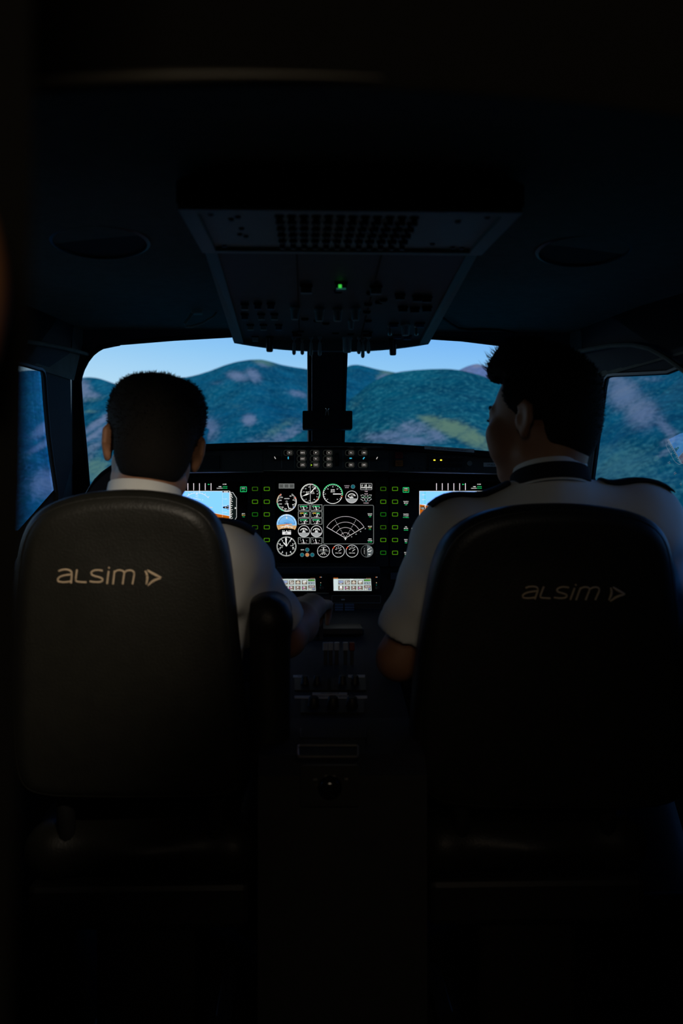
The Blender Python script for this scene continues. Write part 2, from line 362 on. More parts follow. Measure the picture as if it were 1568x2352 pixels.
# ---------------------------------------------------------------- EXTERIOR: the hills round the aircraft
def terrain_mat(name, forest, forest2, rock, grass, grain, fine):
    m = bpy.data.materials.new(name); m.use_nodes = True; t = m.node_tree; b = t.nodes['Principled BSDF']
    b.inputs['Roughness'].default_value = 0.95; b.inputs['Specular IOR Level'].default_value = 0.0
    tc = t.nodes.new('ShaderNodeTexCoord')
    def noi(sc, det, rough=0.6):
        n = t.nodes.new('ShaderNodeTexNoise'); n.inputs['Scale'].default_value = sc; n.inputs['Detail'].default_value = det; n.inputs['Roughness'].default_value = rough
        t.links.new(tc.outputs['Object'], n.inputs['Vector']); return n
    def ramp(src, a, c):
        r = t.nodes.new('ShaderNodeMapRange'); r.inputs[1].default_value = a; r.inputs[2].default_value = c
        t.links.new(src, r.inputs[0]); return r.outputs[0]
    def mix(f, a, c):
        x = t.nodes.new('ShaderNodeMix'); x.data_type = 'RGBA'
        for i, v in ((0, f), (6, a), (7, c)):
            if isinstance(v, tuple): x.inputs[i].default_value = v + (1,)
            else: t.links.new(v, x.inputs[i])
        return x.outputs[2]
    def mul(a, c):
        x = t.nodes.new('ShaderNodeMath'); x.operation = 'MULTIPLY'; t.links.new(a, x.inputs[0])
        if isinstance(c, float): x.inputs[1].default_value = c
        else: t.links.new(c, x.inputs[1])
        return x.outputs[0]
    g1 = noi(grain, 5, 0.75); g2 = noi(grain * 0.14, 4); g3 = noi(grain * 0.03, 3)
    c = mix(ramp(g2.outputs[0], 0.35, 0.68), forest, forest2)
    c = mix(mul(ramp(g1.outputs[0], 0.48, 0.68), 0.85), c, fine)                 # lighter crowns between the trees
    at_ = t.nodes.new('ShaderNodeAttribute'); at_.attribute_name = 'Patch'; sp = t.nodes.new('ShaderNodeSeparateColor')
    t.links.new(at_.outputs['Color'], sp.inputs[0])
    def breakup(o, k=0.35):
        a = t.nodes.new('ShaderNodeMath'); a.operation = 'MULTIPLY_ADD'; a.inputs[1].default_value = 1.7
        n = t.nodes.new('ShaderNodeMath'); n.operation = 'MULTIPLY_ADD'; n.inputs[1].default_value = 3.4; n.inputs[2].default_value = -1.95
        t.links.new(g1.outputs[0], n.inputs[0]); t.links.new(o, a.inputs[0]); t.links.new(n.outputs[0], a.inputs[2])
        q = t.nodes.new('ShaderNodeMath'); q.operation = 'MULTIPLY'; q.use_clamp = True; t.links.new(a.outputs[0], q.inputs[0]); t.links.new(ramp(o, 0.02, 0.4), q.inputs[1])
        return q.outputs[0]
    c = mix(breakup(sp.outputs[1]), c, grass)
    c = mix(breakup(sp.outputs[0]), c, rock)
    t.links.new(c, b.inputs['Base Color'])
    bp = t.nodes.new('ShaderNodeBump'); bp.inputs['Strength'].default_value = 0.5; bp.inputs['Distance'].default_value = 1.0 / grain
    t.links.new(g1.outputs[0], bp.inputs['Height']); t.links.new(bp.outputs[0], b.inputs['Normal'])
    return m
def terrain(name, crest, foot_y, foot_z, mt, label, patches=(), amp=10.0, power=1.0, nu=150, nv=120, seed=0, spur=1.0, back=0.35):
    """crest: list of (px, py, distance) of the ridge; the near slope falls from it to a foot line, the far slope falls behind it"""
    cx = [c[0] for c in crest]
    U = np.linspace(cx[0], cx[-1], nu)
    C3 = np.array([at(u, np.interp(u, cx, [c[1] for c in crest]), np.interp(u, cx, [c[2] for c in crest])) for u in U])
    # soften corners of the ridge polyline
    for _ in range(3): C3[1:-1, 2] = (C3[:-2, 2] + 2 * C3[1:-1, 2] + C3[2:, 2]) / 4
    V = np.concatenate([np.linspace(0, 1, nv) ** 0.9, 1 + np.linspace(0.02, back, 14)])
    P = np.zeros((len(V), nu, 3))
    for i in range(nu):
        c = C3[i]; f = c * (foot_y / c[1]); f[2] = foot_z
        for j, v in enumerate(V):
            p = f + (c - f) * v
            if v <= 1: p[2] = foot_z + (c[2] - foot_z) * v ** power
            else: p[2] = c[2] - (c[2] - foot_z) * (v - 1) * 1.3
            w = math.sin(math.pi * min(v, 1)) ** 0.8 if v < 1 else 0.0
            q = Vector((p[0], p[1], 0)) * (1.0 / (amp * 14)) + Vector((seed * 7.3, 0, 0))
            h = mnoise.fractal(q, 0.9, 2.1, 5) + spur * 0.8 * (0.5 - abs(mnoise.noise(q * 0.6)))
            p[2] += amp * w * h + 0.010 * amp * mnoise.noise(q * 25)
            P[j, i] = p
    mb = MB(); grid_mesh(mb, P.tolist())
    me_o = mb.build(name, mt, smooth=True); me = me_o.data
    me.polygons.foreach_set('use_smooth', [True] * len(me.polygons))
    ca = me.color_attributes.new('Patch', 'FLOAT_COLOR', 'POINT')
    X = P.reshape(-1, 3); d = X - CAM; z = d @ _F; sx = 784 + FPX * (d @ _R) / z; sy = 1176 - FPX * d[:, 2] / z
    col = np.zeros((len(X), 4)); col[:, 3] = 1
    for ch, px, py, rx, ry, ang, s in patches:
        a = math.radians(ang); dx = sx - px; dy = sy - py
        u = (dx * math.cos(a) + dy * math.sin(a)) / rx; w = (-dx * math.sin(a) + dy * math.cos(a)) / ry
        col[:, ch] = np.maximum(col[:, ch], s * np.exp(-(u * u + w * w)))
    ca.data.foreach_set('color', col.ravel())
    tag(me_o, label, 'mountain'); return me_o
FOR_HAZE = (0.0006, 0.058, 0.066); FOR2_HAZE = (0.003, 0.125, 0.122); ROCK = (0.265, 0.255, 0.205); GRASS = (0.16, 0.25, 0.12); FINE = (0.06, 0.25, 0.19)  # forest teals here and below: blue air haze mixed in, contrast painted for relief shade
TA = terrain_mat('hazed_forest_far', FOR_HAZE, FOR2_HAZE, ROCK, GRASS, 0.16, FINE)
TB = terrain_mat('hazed_forest_near', (0.0006, 0.052, 0.058), (0.003, 0.12, 0.10), ROCK, (0.22, 0.27, 0.10), 0.17, (0.07, 0.30, 0.19))
TD = terrain_mat('bare_rock', (0.21, 0.23, 0.23), (0.30, 0.24, 0.19), (0.40, 0.30, 0.22), GRASS, 0.08, (0.4, 0.36, 0.38))
TE = terrain_mat('hazed_forest_side', (0.0006, 0.050, 0.060), (0.002, 0.105, 0.105), ROCK, (0.09, 0.23, 0.15), 0.40, (0.06, 0.27, 0.19))
TF = terrain_mat('hazed_forest_left', (0.002, 0.06, 0.075), (0.005, 0.12, 0.125), (0.18, 0.22, 0.22), GRASS, 0.5, (0.05, 0.24, 0.32))
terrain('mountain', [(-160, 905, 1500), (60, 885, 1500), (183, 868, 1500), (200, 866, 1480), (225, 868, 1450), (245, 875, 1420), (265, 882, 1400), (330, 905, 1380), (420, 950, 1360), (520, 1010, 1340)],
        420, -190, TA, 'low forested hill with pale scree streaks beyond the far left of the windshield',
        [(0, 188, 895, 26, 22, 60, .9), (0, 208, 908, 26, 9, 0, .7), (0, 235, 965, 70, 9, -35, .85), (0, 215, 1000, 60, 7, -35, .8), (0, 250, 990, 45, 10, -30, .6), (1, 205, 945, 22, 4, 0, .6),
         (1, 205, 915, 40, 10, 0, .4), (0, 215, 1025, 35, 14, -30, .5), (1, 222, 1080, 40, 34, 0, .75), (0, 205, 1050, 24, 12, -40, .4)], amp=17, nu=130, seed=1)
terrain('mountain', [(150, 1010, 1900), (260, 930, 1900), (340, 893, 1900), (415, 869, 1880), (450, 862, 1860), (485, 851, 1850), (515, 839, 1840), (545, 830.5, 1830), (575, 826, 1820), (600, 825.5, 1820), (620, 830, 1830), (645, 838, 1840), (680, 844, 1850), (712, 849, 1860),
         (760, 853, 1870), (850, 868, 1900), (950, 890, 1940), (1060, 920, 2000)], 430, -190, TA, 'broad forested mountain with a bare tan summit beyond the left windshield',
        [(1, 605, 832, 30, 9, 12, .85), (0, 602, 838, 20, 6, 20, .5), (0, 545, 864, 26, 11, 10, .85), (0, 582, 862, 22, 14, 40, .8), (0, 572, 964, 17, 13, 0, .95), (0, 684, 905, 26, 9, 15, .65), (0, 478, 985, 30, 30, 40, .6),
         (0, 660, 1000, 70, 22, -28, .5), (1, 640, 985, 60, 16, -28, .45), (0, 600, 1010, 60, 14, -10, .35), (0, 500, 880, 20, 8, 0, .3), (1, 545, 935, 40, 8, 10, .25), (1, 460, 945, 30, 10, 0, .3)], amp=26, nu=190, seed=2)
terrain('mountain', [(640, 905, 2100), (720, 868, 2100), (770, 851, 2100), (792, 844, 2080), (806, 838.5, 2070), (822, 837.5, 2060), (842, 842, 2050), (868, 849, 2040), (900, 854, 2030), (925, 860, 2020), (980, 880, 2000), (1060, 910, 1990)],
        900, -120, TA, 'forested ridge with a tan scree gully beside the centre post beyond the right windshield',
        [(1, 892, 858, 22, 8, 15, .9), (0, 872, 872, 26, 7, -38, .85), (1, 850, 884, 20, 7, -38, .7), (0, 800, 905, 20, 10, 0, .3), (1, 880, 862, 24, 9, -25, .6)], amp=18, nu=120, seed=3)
terrain('mountain', [(960, 905, 2900), (1010, 873, 2900), (1052, 851, 2900), (1072, 841, 2900), (1097, 834.5, 2900), (1118, 843, 2900), (1140, 854, 2900), (1190, 872, 2900), (1260, 890, 2900), (1360, 905, 2900)],
        1500, -60, TD, 'bare rocky grey and tan peak beyond the right windshield', [(0, 1097, 840, 14, 5, 0, .9)], amp=12, nu=90, seed=4)
terrain('mountain', [(560, 1060, 1150), (680, 1000, 1200), (770, 945, 1250), (820, 905, 1290), (850, 880, 1310), (880, 864, 1320), (905, 856.5, 1320), (935, 851.5, 1320), (985, 848, 1310), (1022, 847, 1300), (1055, 850, 1290), (1090, 858, 1280), (1120, 868, 1270), (1150, 880, 1260), (1230, 915, 1240), (1340, 960, 1220)],
        260, -180, TB, 'rounded dark forested hill with an olive knoll beyond the right windshield',
        [(1, 1040, 985, 60, 20, 14, .95), (1, 1085, 1005, 46, 22, 25, .85), (1, 990, 965, 34, 12, 10, .75), (0, 945, 985, 50, 22, 0, .6), (0, 900, 1000, 60, 16, -10, .55), (0, 860, 1005, 44, 16, 0, .45), (0, 1000, 1000, 30, 16, 20, .65), (0, 940, 1012, 70, 12, 0, .7),
         (1, 1110, 1020, 40, 20, 10, .6), (1, 820, 925, 30, 10, -40, .25)], amp=20, nu=190, seed=5)
terrain('mountain', [(1190, 980, 700), (1260, 900, 720), (1330, 845, 720), (1400, 806, 700), (1480, 778, 680), (1560, 758, 660), (1700, 735, 620), (1900, 720, 560), (2150, 720, 500), (2500, 760, 420)],
        90, -62, TE, 'steep dark forested slope filling the right side window',
        [(0, 1432, 905, 46, 40, 40, .85), (0, 1470, 945, 46, 40, 45, .8), (0, 1415, 872, 34, 12, 10, .7), (0, 1530, 985, 44, 14, 40, .6), (0, 1510, 960, 30, 18, 40, .45), (0, 1490, 870, 50, 10, 0, .4), (0, 1534, 1013, 26, 10, -25, .6), (0, 1525, 1040, 26, 9, -30, .5),
         (1, 1420, 1070, 110, 46, -10, .62), (1, 1480, 1110, 120, 50, 0, .42), (1, 1400, 1030, 60, 14, -12, .5)], amp=9, nu=240, nv=190, seed=6, power=1.25)
terrain('mountain', [(-900, 900, 420), (-500, 880, 520), (-200, 868, 600), (0, 861, 640), (60, 850, 650), (100, 849, 660), (135, 853, 680), (158, 885, 690), (176, 945, 700), (192, 1030, 705), (205, 1120, 710)],
        100, -60, TF, 'hazy hillside with grey scree bands beyond the left side window',
        [(0, 100, 985, 40, 14, -35, .8), (0, 92, 1025, 40, 8, -30, .8), (0, 112, 1010, 30, 8, -35, .7), (0, 105, 1110, 46, 34, -30, .8), (0, 95, 1135, 30, 16, -20, .5)], amp=5, nu=150, nv=150, seed=8, power=1.2)
m = MB(); n_ = 48
m.add([(0, 0, -200)] + [(4200 * math.cos(2 * math.pi * k / n_), 4200 * math.sin(2 * math.pi * k / n_), -200) for k in range(n_)], [(0, 1 + k, 1 + (k + 1) % n_) for k in range(n_)])
o = m.build('ground', TB); tag(o, kind='structure')
# ---------------------------------------------------------------- flat screen graphics (lit marks on the display surfaces)
_TXT = {}
def text_shape(s):
    if s in _TXT: return _TXT[s]
    c = bpy.data.curves.new('t', 'FONT'); c.body = s; c.size = 1.0; c.resolution_u = 1; c.align_x = 'CENTER'; c.offset = 0.012
    o = bpy.data.objects.new('t', c); COL.objects.link(o)
    me = bpy.data.meshes.new_from_object(o.evaluated_get(bpy.context.evaluated_depsgraph_get()))
    v = np.array([(p.co.x, p.co.y) for p in me.vertices]) if len(me.vertices) else np.zeros((0, 2))
    f = [tuple(p.vertices) for p in me.polygons]
    bpy.data.objects.remove(o); bpy.data.curves.remove(c); bpy.data.meshes.remove(me)
    if len(v): v[:, 1] -= 0.345
    _TXT[s] = (v, f); return v, f
class Gfx:
    """2D drawing in photo pixels on a plane; layers lie 0.15 mm apart"""
    def __init__(s, fn, nrm): s.m = MB(); s.fn = fn; s.n = np.array(nrm, float); s.L = 1
    def poly(s, pts, c, L=None):
        L = L or s.L; s.m.add([s.fn(x, y) + s.n * (0.00015 * L) for x, y in pts], [tuple(range(len(pts)))], 0, s2l(c))
    def rect(s, x0, y0, x1, y1, c, L=None): s.poly([(x0, y0), (x1, y0), (x1, y1), (x0, y1)], c, L)
    def line(s, x0, y0, x1, y1, w, c, L=None):
        d = np.array([x1 - x0, y1 - y0], float); q = np.array([-d[1], d[0]]) / (np.linalg.norm(d) + 1e-9) * w / 2
        s.poly([(x0 + q[0], y0 + q[1]), (x1 + q[0], y1 + q[1]), (x1 - q[0], y1 - q[1]), (x0 - q[0], y0 - q[1])], c, L)
    def loop(s, pts, w, c, L=None, closed=True):
        n = len(pts)
        for i in range(n if closed else n - 1): s.line(*pts[i], *pts[(i + 1) % n], w, c, L)
    def box(s, x0, y0, x1, y1, w, c, r=0, L=None): s.loop(rrect(x0, x1, y0, y1, r, 4) if r else [(x0, y0), (x1, y0), (x1, y1), (x0, y1)], w, c, L)
    def arc(s, cx, cy, r, a0, a1, w, c, L=None, n=None):
        """degrees clockwise from 12 o'clock"""
        n = n or max(4, int(abs(a1 - a0) / 7)); A = np.radians(np.linspace(a0, a1, n + 1)); L = L or s.L
        v = []
        for a in A:
            for rr in (r - w / 2, r + w / 2): v.append(s.fn(cx + rr * math.sin(a), cy - rr * math.cos(a)) + s.n * (0.00015 * L))
        s.m.add(v, [(2 * i, 2 * i + 1, 2 * i + 3, 2 * i + 2) for i in range(n)], 0, s2l(c))
    def disc(s, cx, cy, r, c, L=None, a0=0, a1=360):
        A = np.radians(np.linspace(a0, a1, 25)); s.poly([(cx + r * math.sin(a), cy - r * math.cos(a)) for a in (A[:-1] if a1 - a0 == 360 else A)], c, L)
    def tick(s, cx, cy, r0, r1, a, w, c, L=None):
        a = math.radians(a); s.line(cx + r0 * math.sin(a), cy - r0 * math.cos(a), cx + r1 * math.sin(a), cy - r1 * math.cos(a), w, c, L)
    def text(s, t, cx, cy, h, c, L=None):
        """h = cap height in pixels"""
        v, f = text_shape(t); L = (L or s.L) + 1
        if len(v): s.m.add([s.fn(cx + p[0] * h / 0.7, cy - p[1] * h / 0.7) + s.n * (0.00015 * L) for p in v], f, 0, s2l(c))
    def build(s, name, parent): return s.m.build(name, MT['gfx'], parent)
W = (236, 236, 232); GR = (40, 215, 120); SKY = (138, 216, 330); GND = (188, 94, 12); TEAL = (14, 92, 104); GREY = (150, 155, 155); YEL = (240, 205, 110); RED = (230, 60, 20); ORG = (196, 124, 70)

# ---------------------------------------------------------------- instrument panel and the three displays
YD = 2.65
fnD = lambda x, y: at(x, y, YD)
ND = (0, -1, 0)
pan = thing('instrument_panel', (0, 2.66, 0.75), 'black main instrument panel board under the glareshield holding three displays', 'panel')
m = MB(); m.box((-0.55, 2.664, 0.60), (0.55, 2.69, 1.17), ch=0.004); m.build('board', MT['board'], pan)
m = MB(); m.box((-0.545, 2.6605, 0.755), (0.545, 2.664, 0.882), ch=0.002)
m.build('lower_plate', MT['black'], pan)
m = MB(); c = at(856.5, 1299.5, 2.66); m.lathe(c, (0, -1, 0), [(0, .0052), (.003, .0052), (.005, .004), (.005, .0028), (.002, .0026)], 16); m.build('lock', MT['metal'], pan)
m = MB(); c = at(859, 1302, 2.66)
for x in np.linspace(395, 475, 2)[:1]:
    m.prism([at(395, 1084, 2.662), at(475, 1084, 2.662), at(475, 1085.6, 2.662), at(395, 1085.6, 2.662)], (0, -0.003, 0))
m.build('trim_strip', MT['seam'], pan)
m = MB()
for dx in (-0.53, -0.16, 0.16, 0.53):
    for z in (1.16, 0.74): m.lathe((dx, 2.664, z), (0, -1, 0), [(0, .004), (.0015, .004), (.002, .003)], 10)
o = m.build('screws', MT['frame'], pan); o['kind'] = 'stuff'

ROWS = (1123, 1152.5, 1181.5, 1211, 1240.2, 1269.5)
key_me = None
def display(x0, label, key_dim):
    """one 293 px wide unit: bezel, black screen, two columns of six lit keys"""
    x1 = x0 + 293; r = thing('display', at((x0 + x1) / 2, 1198, 2.664), label, 'display')
    def P(px, py): q = at(px, py, YD); return (q[0], q[2])
    def loop(a, b, cc, d, rr, y): return [(px_, y, pz_) for px_, pz_ in rrect(P(a, 0)[0], P(b, 0)[0], P(0, d)[1], P(0, cc)[1], rr, 4)]
    m = MB(); m.prism(loop(x0 + 1.2, x1 - 1.2, 1095, 1303, 0.004, 2.664), (0, -0.0155, 0), hole=loop(x0 + 30.5, x1 - 30.5, 1105.5, 1294.5, 0.003, 2.664))
    m.build('bezel', MT['board'], r)
    m = MB(); m.prism(loop(x0 + 30, x1 - 30, 1105, 1295, 0.003, 2.6635), (0, -0.0134, 0)); m.build('screen', MT['screen'], r)
    global key_me
    for cx, side in ((x0 + 12.6, 0), (x1 - 13.4, 1)):
        for k, ry in enumerate(ROWS):
            c = at(cx, ry, 2.6485)
            kb = MB(); kb.box((-.0085, -.004, -.0060), (.0085, .0, .0060), ch=0.0012)
            ko = kb.build('key', MT['black'], r, loc=c)
            g = MB(); a = rrect(-.0079, .0079, -.0054, .0054, .0022, 3); b = rrect(-.0060, .0060, -.0037, .0037, .0014, 3)
            n = len(a); g.add([(px_, -.0042, pz_) for px_, pz_ in a] + [(px_, -.0042, pz_) for px_, pz_ in b], [(i, (i + 1) % n, n + (i + 1) % n, n + i) for i in range(n)])
            go = g.build('lit_ring', KEYM[(k + side * 3 + int(x0)) % 3 if side else key_dim], ko, loc=c); go['label'] = 'green lit ring round the key'
            t = MB(); xx = cx + (14 if side == 0 else -14)
            t.add([at(xx - 2.4, ry - .3, 2.6483), at(xx + 2.4, ry - .3, 2.6483), at(xx + 2.4, ry + .3, 2.6483), at(xx - 2.4, ry + .3, 2.6483)], [(0, 1, 2, 3)]); t.build('tick_mark', MT['seam'], r)
    return r
KEYM = [emis('key_green_dim', s2l((44, 88, 8))), emis('key_green', s2l((66, 122, 10))), emis('key_green_deep', s2l((22, 96, 16)))]

def pfd(rt, xr, extra):
    """primary flight picture whose sky-and-ground rectangle is 148 px wide ending at xr"""
    x0, x1, y0, y1 = xr - 148, xr, 1128, 1203.5
    g = Gfx(fnD, ND); hy = lambda x: 1158 + 0.183 * (x - x0)
    g.poly([(x0, y0), (x1, y0), (x1, hy(x1)), (x0, hy(x0))], SKY, 1); g.poly([(x0, hy(x0)), (x1, hy(x1)), (x1, y1), (x0, y1)], GND, 1)
    g.line(x0, hy(x0), x1, hy(x1), .9, W, 2); g.box(x0, y0, x1, y1, 1.1, (225, 225, 220), 0, 2)
    g.build('attitude_picture', rt)
    g = Gfx(fnD, ND); cx, cy = x0 + 73, 1168
    g.arc(cx, cy, 36, -48, 48, 1.0, W, 3)
    for a in (-45, -30, -20, -10, 10, 20, 30, 45): g.tick(cx, cy, 36, 40 if abs(a) in (30, 45) else 38.5, a, 1, W, 3)
    g.poly([(cx - 2, cy - 33), (cx + 2, cy - 33), (cx, cy - 37)], W, 3); g.poly([(cx + 4, cy - 41), (cx + 8.4, cy - 41), (cx + 6.2, cy - 37.6)], W, 3)
    for k, w in ((-22.5, 9), (-27, 3.4), (-31, 3.4), (-17, 3.4), (-10, 3.4), (10, 3.4)): g.line(cx - w, cy + k - w * .18, cx + w, cy + k + w * .18, .8, W, 3)
    g.text('20', cx - 13, cy - 25, 2.4, W, 3); g.text('20', cx + 13, cy - 20, 2.4, W, 3)
    g.line(cx + 29, 1165.5, cx + 36, 1165.5, 1.3, YEL, 3); g.line(cx - 36, 1165.5, cx - 29, 1165.5, 1.3, YEL, 3); g.poly([(cx, 1165), (cx - 14, 1171), (cx, 1168), (cx + 14, 1171)], YEL, 3)
    g.build('bank_scale', rt)
    g = Gfx(fnD, ND)                                   # speed tape
    for k, (t, yy) in enumerate((('130', 1136.5), ('120', 1147.5), ('110', 1158.5), ('100', 1169.5), ('90', 1181), ('80', 1192), ('70', 1202))):
        g.text(t, x0 + 8, yy, 2.6, W, 3); g.line(x0 + 11, yy, x0 + 14, yy, .8, W, 3)
    for yy in np.arange(1130, 1157, 3.6): g.rect(x0 + 11.6, yy, x0 + 13.6, yy + 1.8, GR, 3)
    g.rect(x0 + 12.2, 1159, x0 + 14, 1203, W, 3)
    g.poly([(x0 + 2, 1164), (x0 + 10, 1163), (x0 + 13, 1167), (x0 + 10, 1171), (x0 + 2, 1170)], (8, 8, 8), 4); g.text('103', x0 + 6, 1167, 4, W, 5)
    g.text('YSE', x0 + 18, 1184.5, 2.6, W, 3); g.text('YYSE', x0 + 18, 1158, 2.2, W, 3)
    g.build('speed_tape', rt)
    g = Gfx(fnD, ND)                                   # height tape
    g.rect(x1 - 16.5, 1127.3, x1 - .5, 1131.6, (215, 215, 215), 3); g.rect(x1 - 16, 1128, x1 - 13, 1131, (5, 5, 5), 4); g.rect(x1 - 4, 1128, x1 - 1, 1131, (5, 5, 5), 4); g.text('2500', x1 - 8.6, 1129.4, 2.2, (60, 40, 70), 4)
    for yy in np.arange(1132, 1194, 2.2): g.line(x1 - 17, yy, x1 - 15.6, yy, .6, W, 3)
    for t, yy in (('2200', 1146), ('2100', 1161), ('2000', 1176.5), ('1900', 1191.5)): g.text(t, x1 - 8.5, yy, 2.3, W, 3); g.line(x1 - 15, yy, x1 - 13, yy, .7, W, 3)
    g.poly([(x1 - 16, 1165.5), (x1 - 13, 1163), (x1 - 6, 1163), (x1 - 6, 1160.8), (x1 - 1.5, 1160.8), (x1 - 1.5, 1170), (x1 - 6, 1170), (x1 - 6, 1168), (x1 - 13, 1168)], (8, 10, 14), 4)
    g.text('21', x1 - 9, 1165.5, 3, W, 5); g.text('40', x1 - 3.8, 1163.2, 2.4, W, 5); g.text('20', x1 - 3.8, 1167.6, 2.4, W, 5)
    g.build('height_tape', rt)
    g = Gfx(fnD, ND)                                   # climb scale
    H = [(x1 + 2.4, 1131), (x1 + 7.5, 1131), (x1 + 16, 1144), (x1 + 16, 1188), (x1 + 8, 1201), (x1 + 2.4, 1201)]
    g.poly(H, (14, 22, 22), 1); g.loop(H, 1.1, (205, 205, 205), 2); g.rect(x1 - .2, 1128, x1 + 1.6, 1203, (215, 215, 215), 2)
    for k, yy in enumerate(np.linspace(1134, 1198, 13)): g.line(x1 + 3, yy, x1 + 5.5 + (k % 2) * 1.6, yy + (k - 6) * -.7, 1.3, W, 3)
    g.line(x1 + 12, 1168, x1 + 15, 1167, 2, W, 3); g.text('7', x1 + 13, 1167, 4, W, 3)
    g.build('climb_scale', rt)
    for k in range(6):
        g = Gfx(fnD, ND)                               # bars, clock, keys' captions
        g.rect(x0 + 38.2 + 13.3 * k, 1110, x0 + 39.9 + 13.3 * k, 1126, (226, 214, 220)); g.build('course_bar', rt)
    g = Gfx(fnD, ND)
    for k in range(0): g.rect(x0 + 38.2 + 13.3 * k, 1110, x0 + 39.9 + 13.3 * k, 1126, (226, 214, 220))
    xa = x0 + 98; g.line(xa, 1112.6, xa + 5, 1112.6, .9, GR); g.poly([(xa, 1112.6), (xa + 2, 1110.9), (xa + 2, 1114.3)], GR); g.build('arrow_mark', rt); g = Gfx(fnD, ND)
    g.text('ALSIM', x0 + 136.5, 1112.2, 2.3, W); g.text('TIME', x0 + 126, 1117.8, 2.2, W); g.text('13:07:13', x0 + 137.5, 1117.8, 2.2, GR); g.text('CHRONO', x0 + 125, 1121.5, 2.2, W); g.text('00:00:00', x0 + 137.5, 1121.5, 2.2, GR); g.build('clock_text', rt)
    xb = x0 + 180
    g = Gfx(fnD, ND); g.box(xb - 7, 1118.3, xb + 7, 1129.4, 1.1, GR); g.text('BARO', xb, 1121.3, 2.3, W); g.text('1013 HPA', xb, 1124.6, 1.7, GR); g.text('29.92', xb, 1127.6, 1.7, GR); g.build('caption', rt)
    for yy, a, b_ in ((1180, 'ADF1', 'VLOC'), (1209, 'ADF2', 'NAV2'), (1240, 'MFD', 'OFF')):
        g = Gfx(fnD, ND); g.text(a, xb, yy, 2.3, W); g.text(b_, xb, yy + 3.6, 2.1, YEL); g.text('1.00', xb, yy + 7, 2.1, GR); g.build('caption', rt)
    xc = x0 - 31
    for yy, ls in ((1122.5, ('SPEED', 'B EXT', 'EXT')), (1152, ('TRAFFIC', 'MODE', 'OFF')), (1181, ('TRAFFIC', 'V SCAN', 'NORMAL')), (1210, ('HSI', 'MODE', 'PLANE')), (1239.5, ('BRG1', 'SRC', 'OFF')), (1269, ('BRG2', 'SRC', 'OFF'))):
        g = Gfx(fnD, ND)
        for k, t in enumerate(ls): g.text(t, xc, yy + 3.7 * k, 2.3, (W, YEL if yy < 1125 else W, GR)[k])
        if yy < 1125: g.box(xc - 6.5, 1119.7, xc + 6.5, 1130.8, 1.1, GR)
        g.build('caption', rt)
    g = Gfx(fnD, ND)
    g.text('TAS', x0 - 16, 1214, 2.3, W); g.text('114 KT', x0 - 6.5, 1214, 2.3, GR); g.text('SAT', x0 - 16, 1218.4, 2.3, W); g.text('-1 C', x0 - 5, 1218.4, 2.3, (60, 190, 190))
    g.build('air_data', rt)
    g = Gfx(fnD, ND); cx, cy = x0 + 74, 1250           # compass rose under the attitude picture
    g.arc(cx, cy, 36, 0, 360, 1, W)
    for a in range(0, 360, 10): g.tick(cx, cy, 32 if a % 30 else 30, 36, a, .8, W)
    for k, t in enumerate(('N', '3', '6', 'E', '12', '15', 'S', '21', '24', 'W', '30', '33')): a = math.radians(30 * k + 14); g.text(t, cx + 26 * math.sin(a), cy - 26 * math.cos(a), 3, W)
    g.line(cx, cy - 24, cx, cy + 24, 1.2, (220, 60, 200)); g.poly([(cx - 3, cy - 20), (cx + 3, cy - 20), (cx, cy - 27)], (220, 60, 200), 2)
    g.build('compass_rose', rt)
dl = display(306, 'left flight display half hidden by the left seat, blue sky picture on it', 2); pfd(dl, 527, 0)
dc = display(600, 'central display showing round engine gauges and a radar fan', 1)
dr = display(894, 'right flight display half hidden by the shoulder of the right pilot', 1); pfd(dr, 1111, 1)

# central display graphics
def gz(x): return 620 + x / 6.0308
def gy(y): return 1090 + y / 6.0308
g = Gfx(fnD, ND)
for k, t in enumerate(('OIL', 'HYD', 'ALT')):
    g.rect(gz(122) + 11.9 * k, 1110.7, gz(122) + 11.9 * k + 11.4, 1121.9, (130, 134, 132), 1); g.rect(gz(122) + 11.9 * k + 1, 1111.7, gz(122) + 11.9 * k + 10.4, 1120.9, (84, 86, 84), 2); g.text(t, gz(122) + 11.9 * k + 5.7, 1116.4, 2.4, (30, 30, 30), 2)
g.build('warning_lights', dc)
# airspeed
g = Gfx(fnD, ND); cx, cy, r = 658.1, 1152.2, 22.3
g.arc(cx, cy, r, 75, 196, 1.5, W); g.arc(cx, cy, r, 196, 260, 1.5, (70, 220, 150)); g.arc(cx, cy, r, 262, 312, 1.2, (225, 190, 150)); g.arc(cx, cy, r, 60, 75, 1.3, (225, 190, 170))
for a in range(36, 326, 7): g.tick(cx, cy, r - (4.4 if a % 21 < 7 else 2.6), r, a, .9, W)
g.tick(cx, cy, r - 3, r + 1, 66, 1.6, RED); g.tick(cx, cy, r - 3, r + 1, 318, 1.6, RED); g.tick(cx, cy, r - 3, r + .6, 128, 1.5, (60, 130, 230))
for t, x, y in (('40', 282, 298), ('60', 325, 352), ('80', 320, 418), ('100', 273, 470), ('120', 212, 474), ('140', 168, 452), ('160', 145, 407), ('180', 142, 357), ('200', 158, 316)): g.text(t, gz(x), gy(y), 3.0, W)
g.text('AIRSPEED', gz(233), gy(333), 2.1, W); g.text('KNOTS', gz(232), gy(406), 1.9, W); g.disc(cx, cy, 2.8, (105, 105, 105), 2); g.line(cx + 1, cy + 3, gz(264), gy(478), 1.6, W, 3)
g.build('airspeed_gauge', dc)
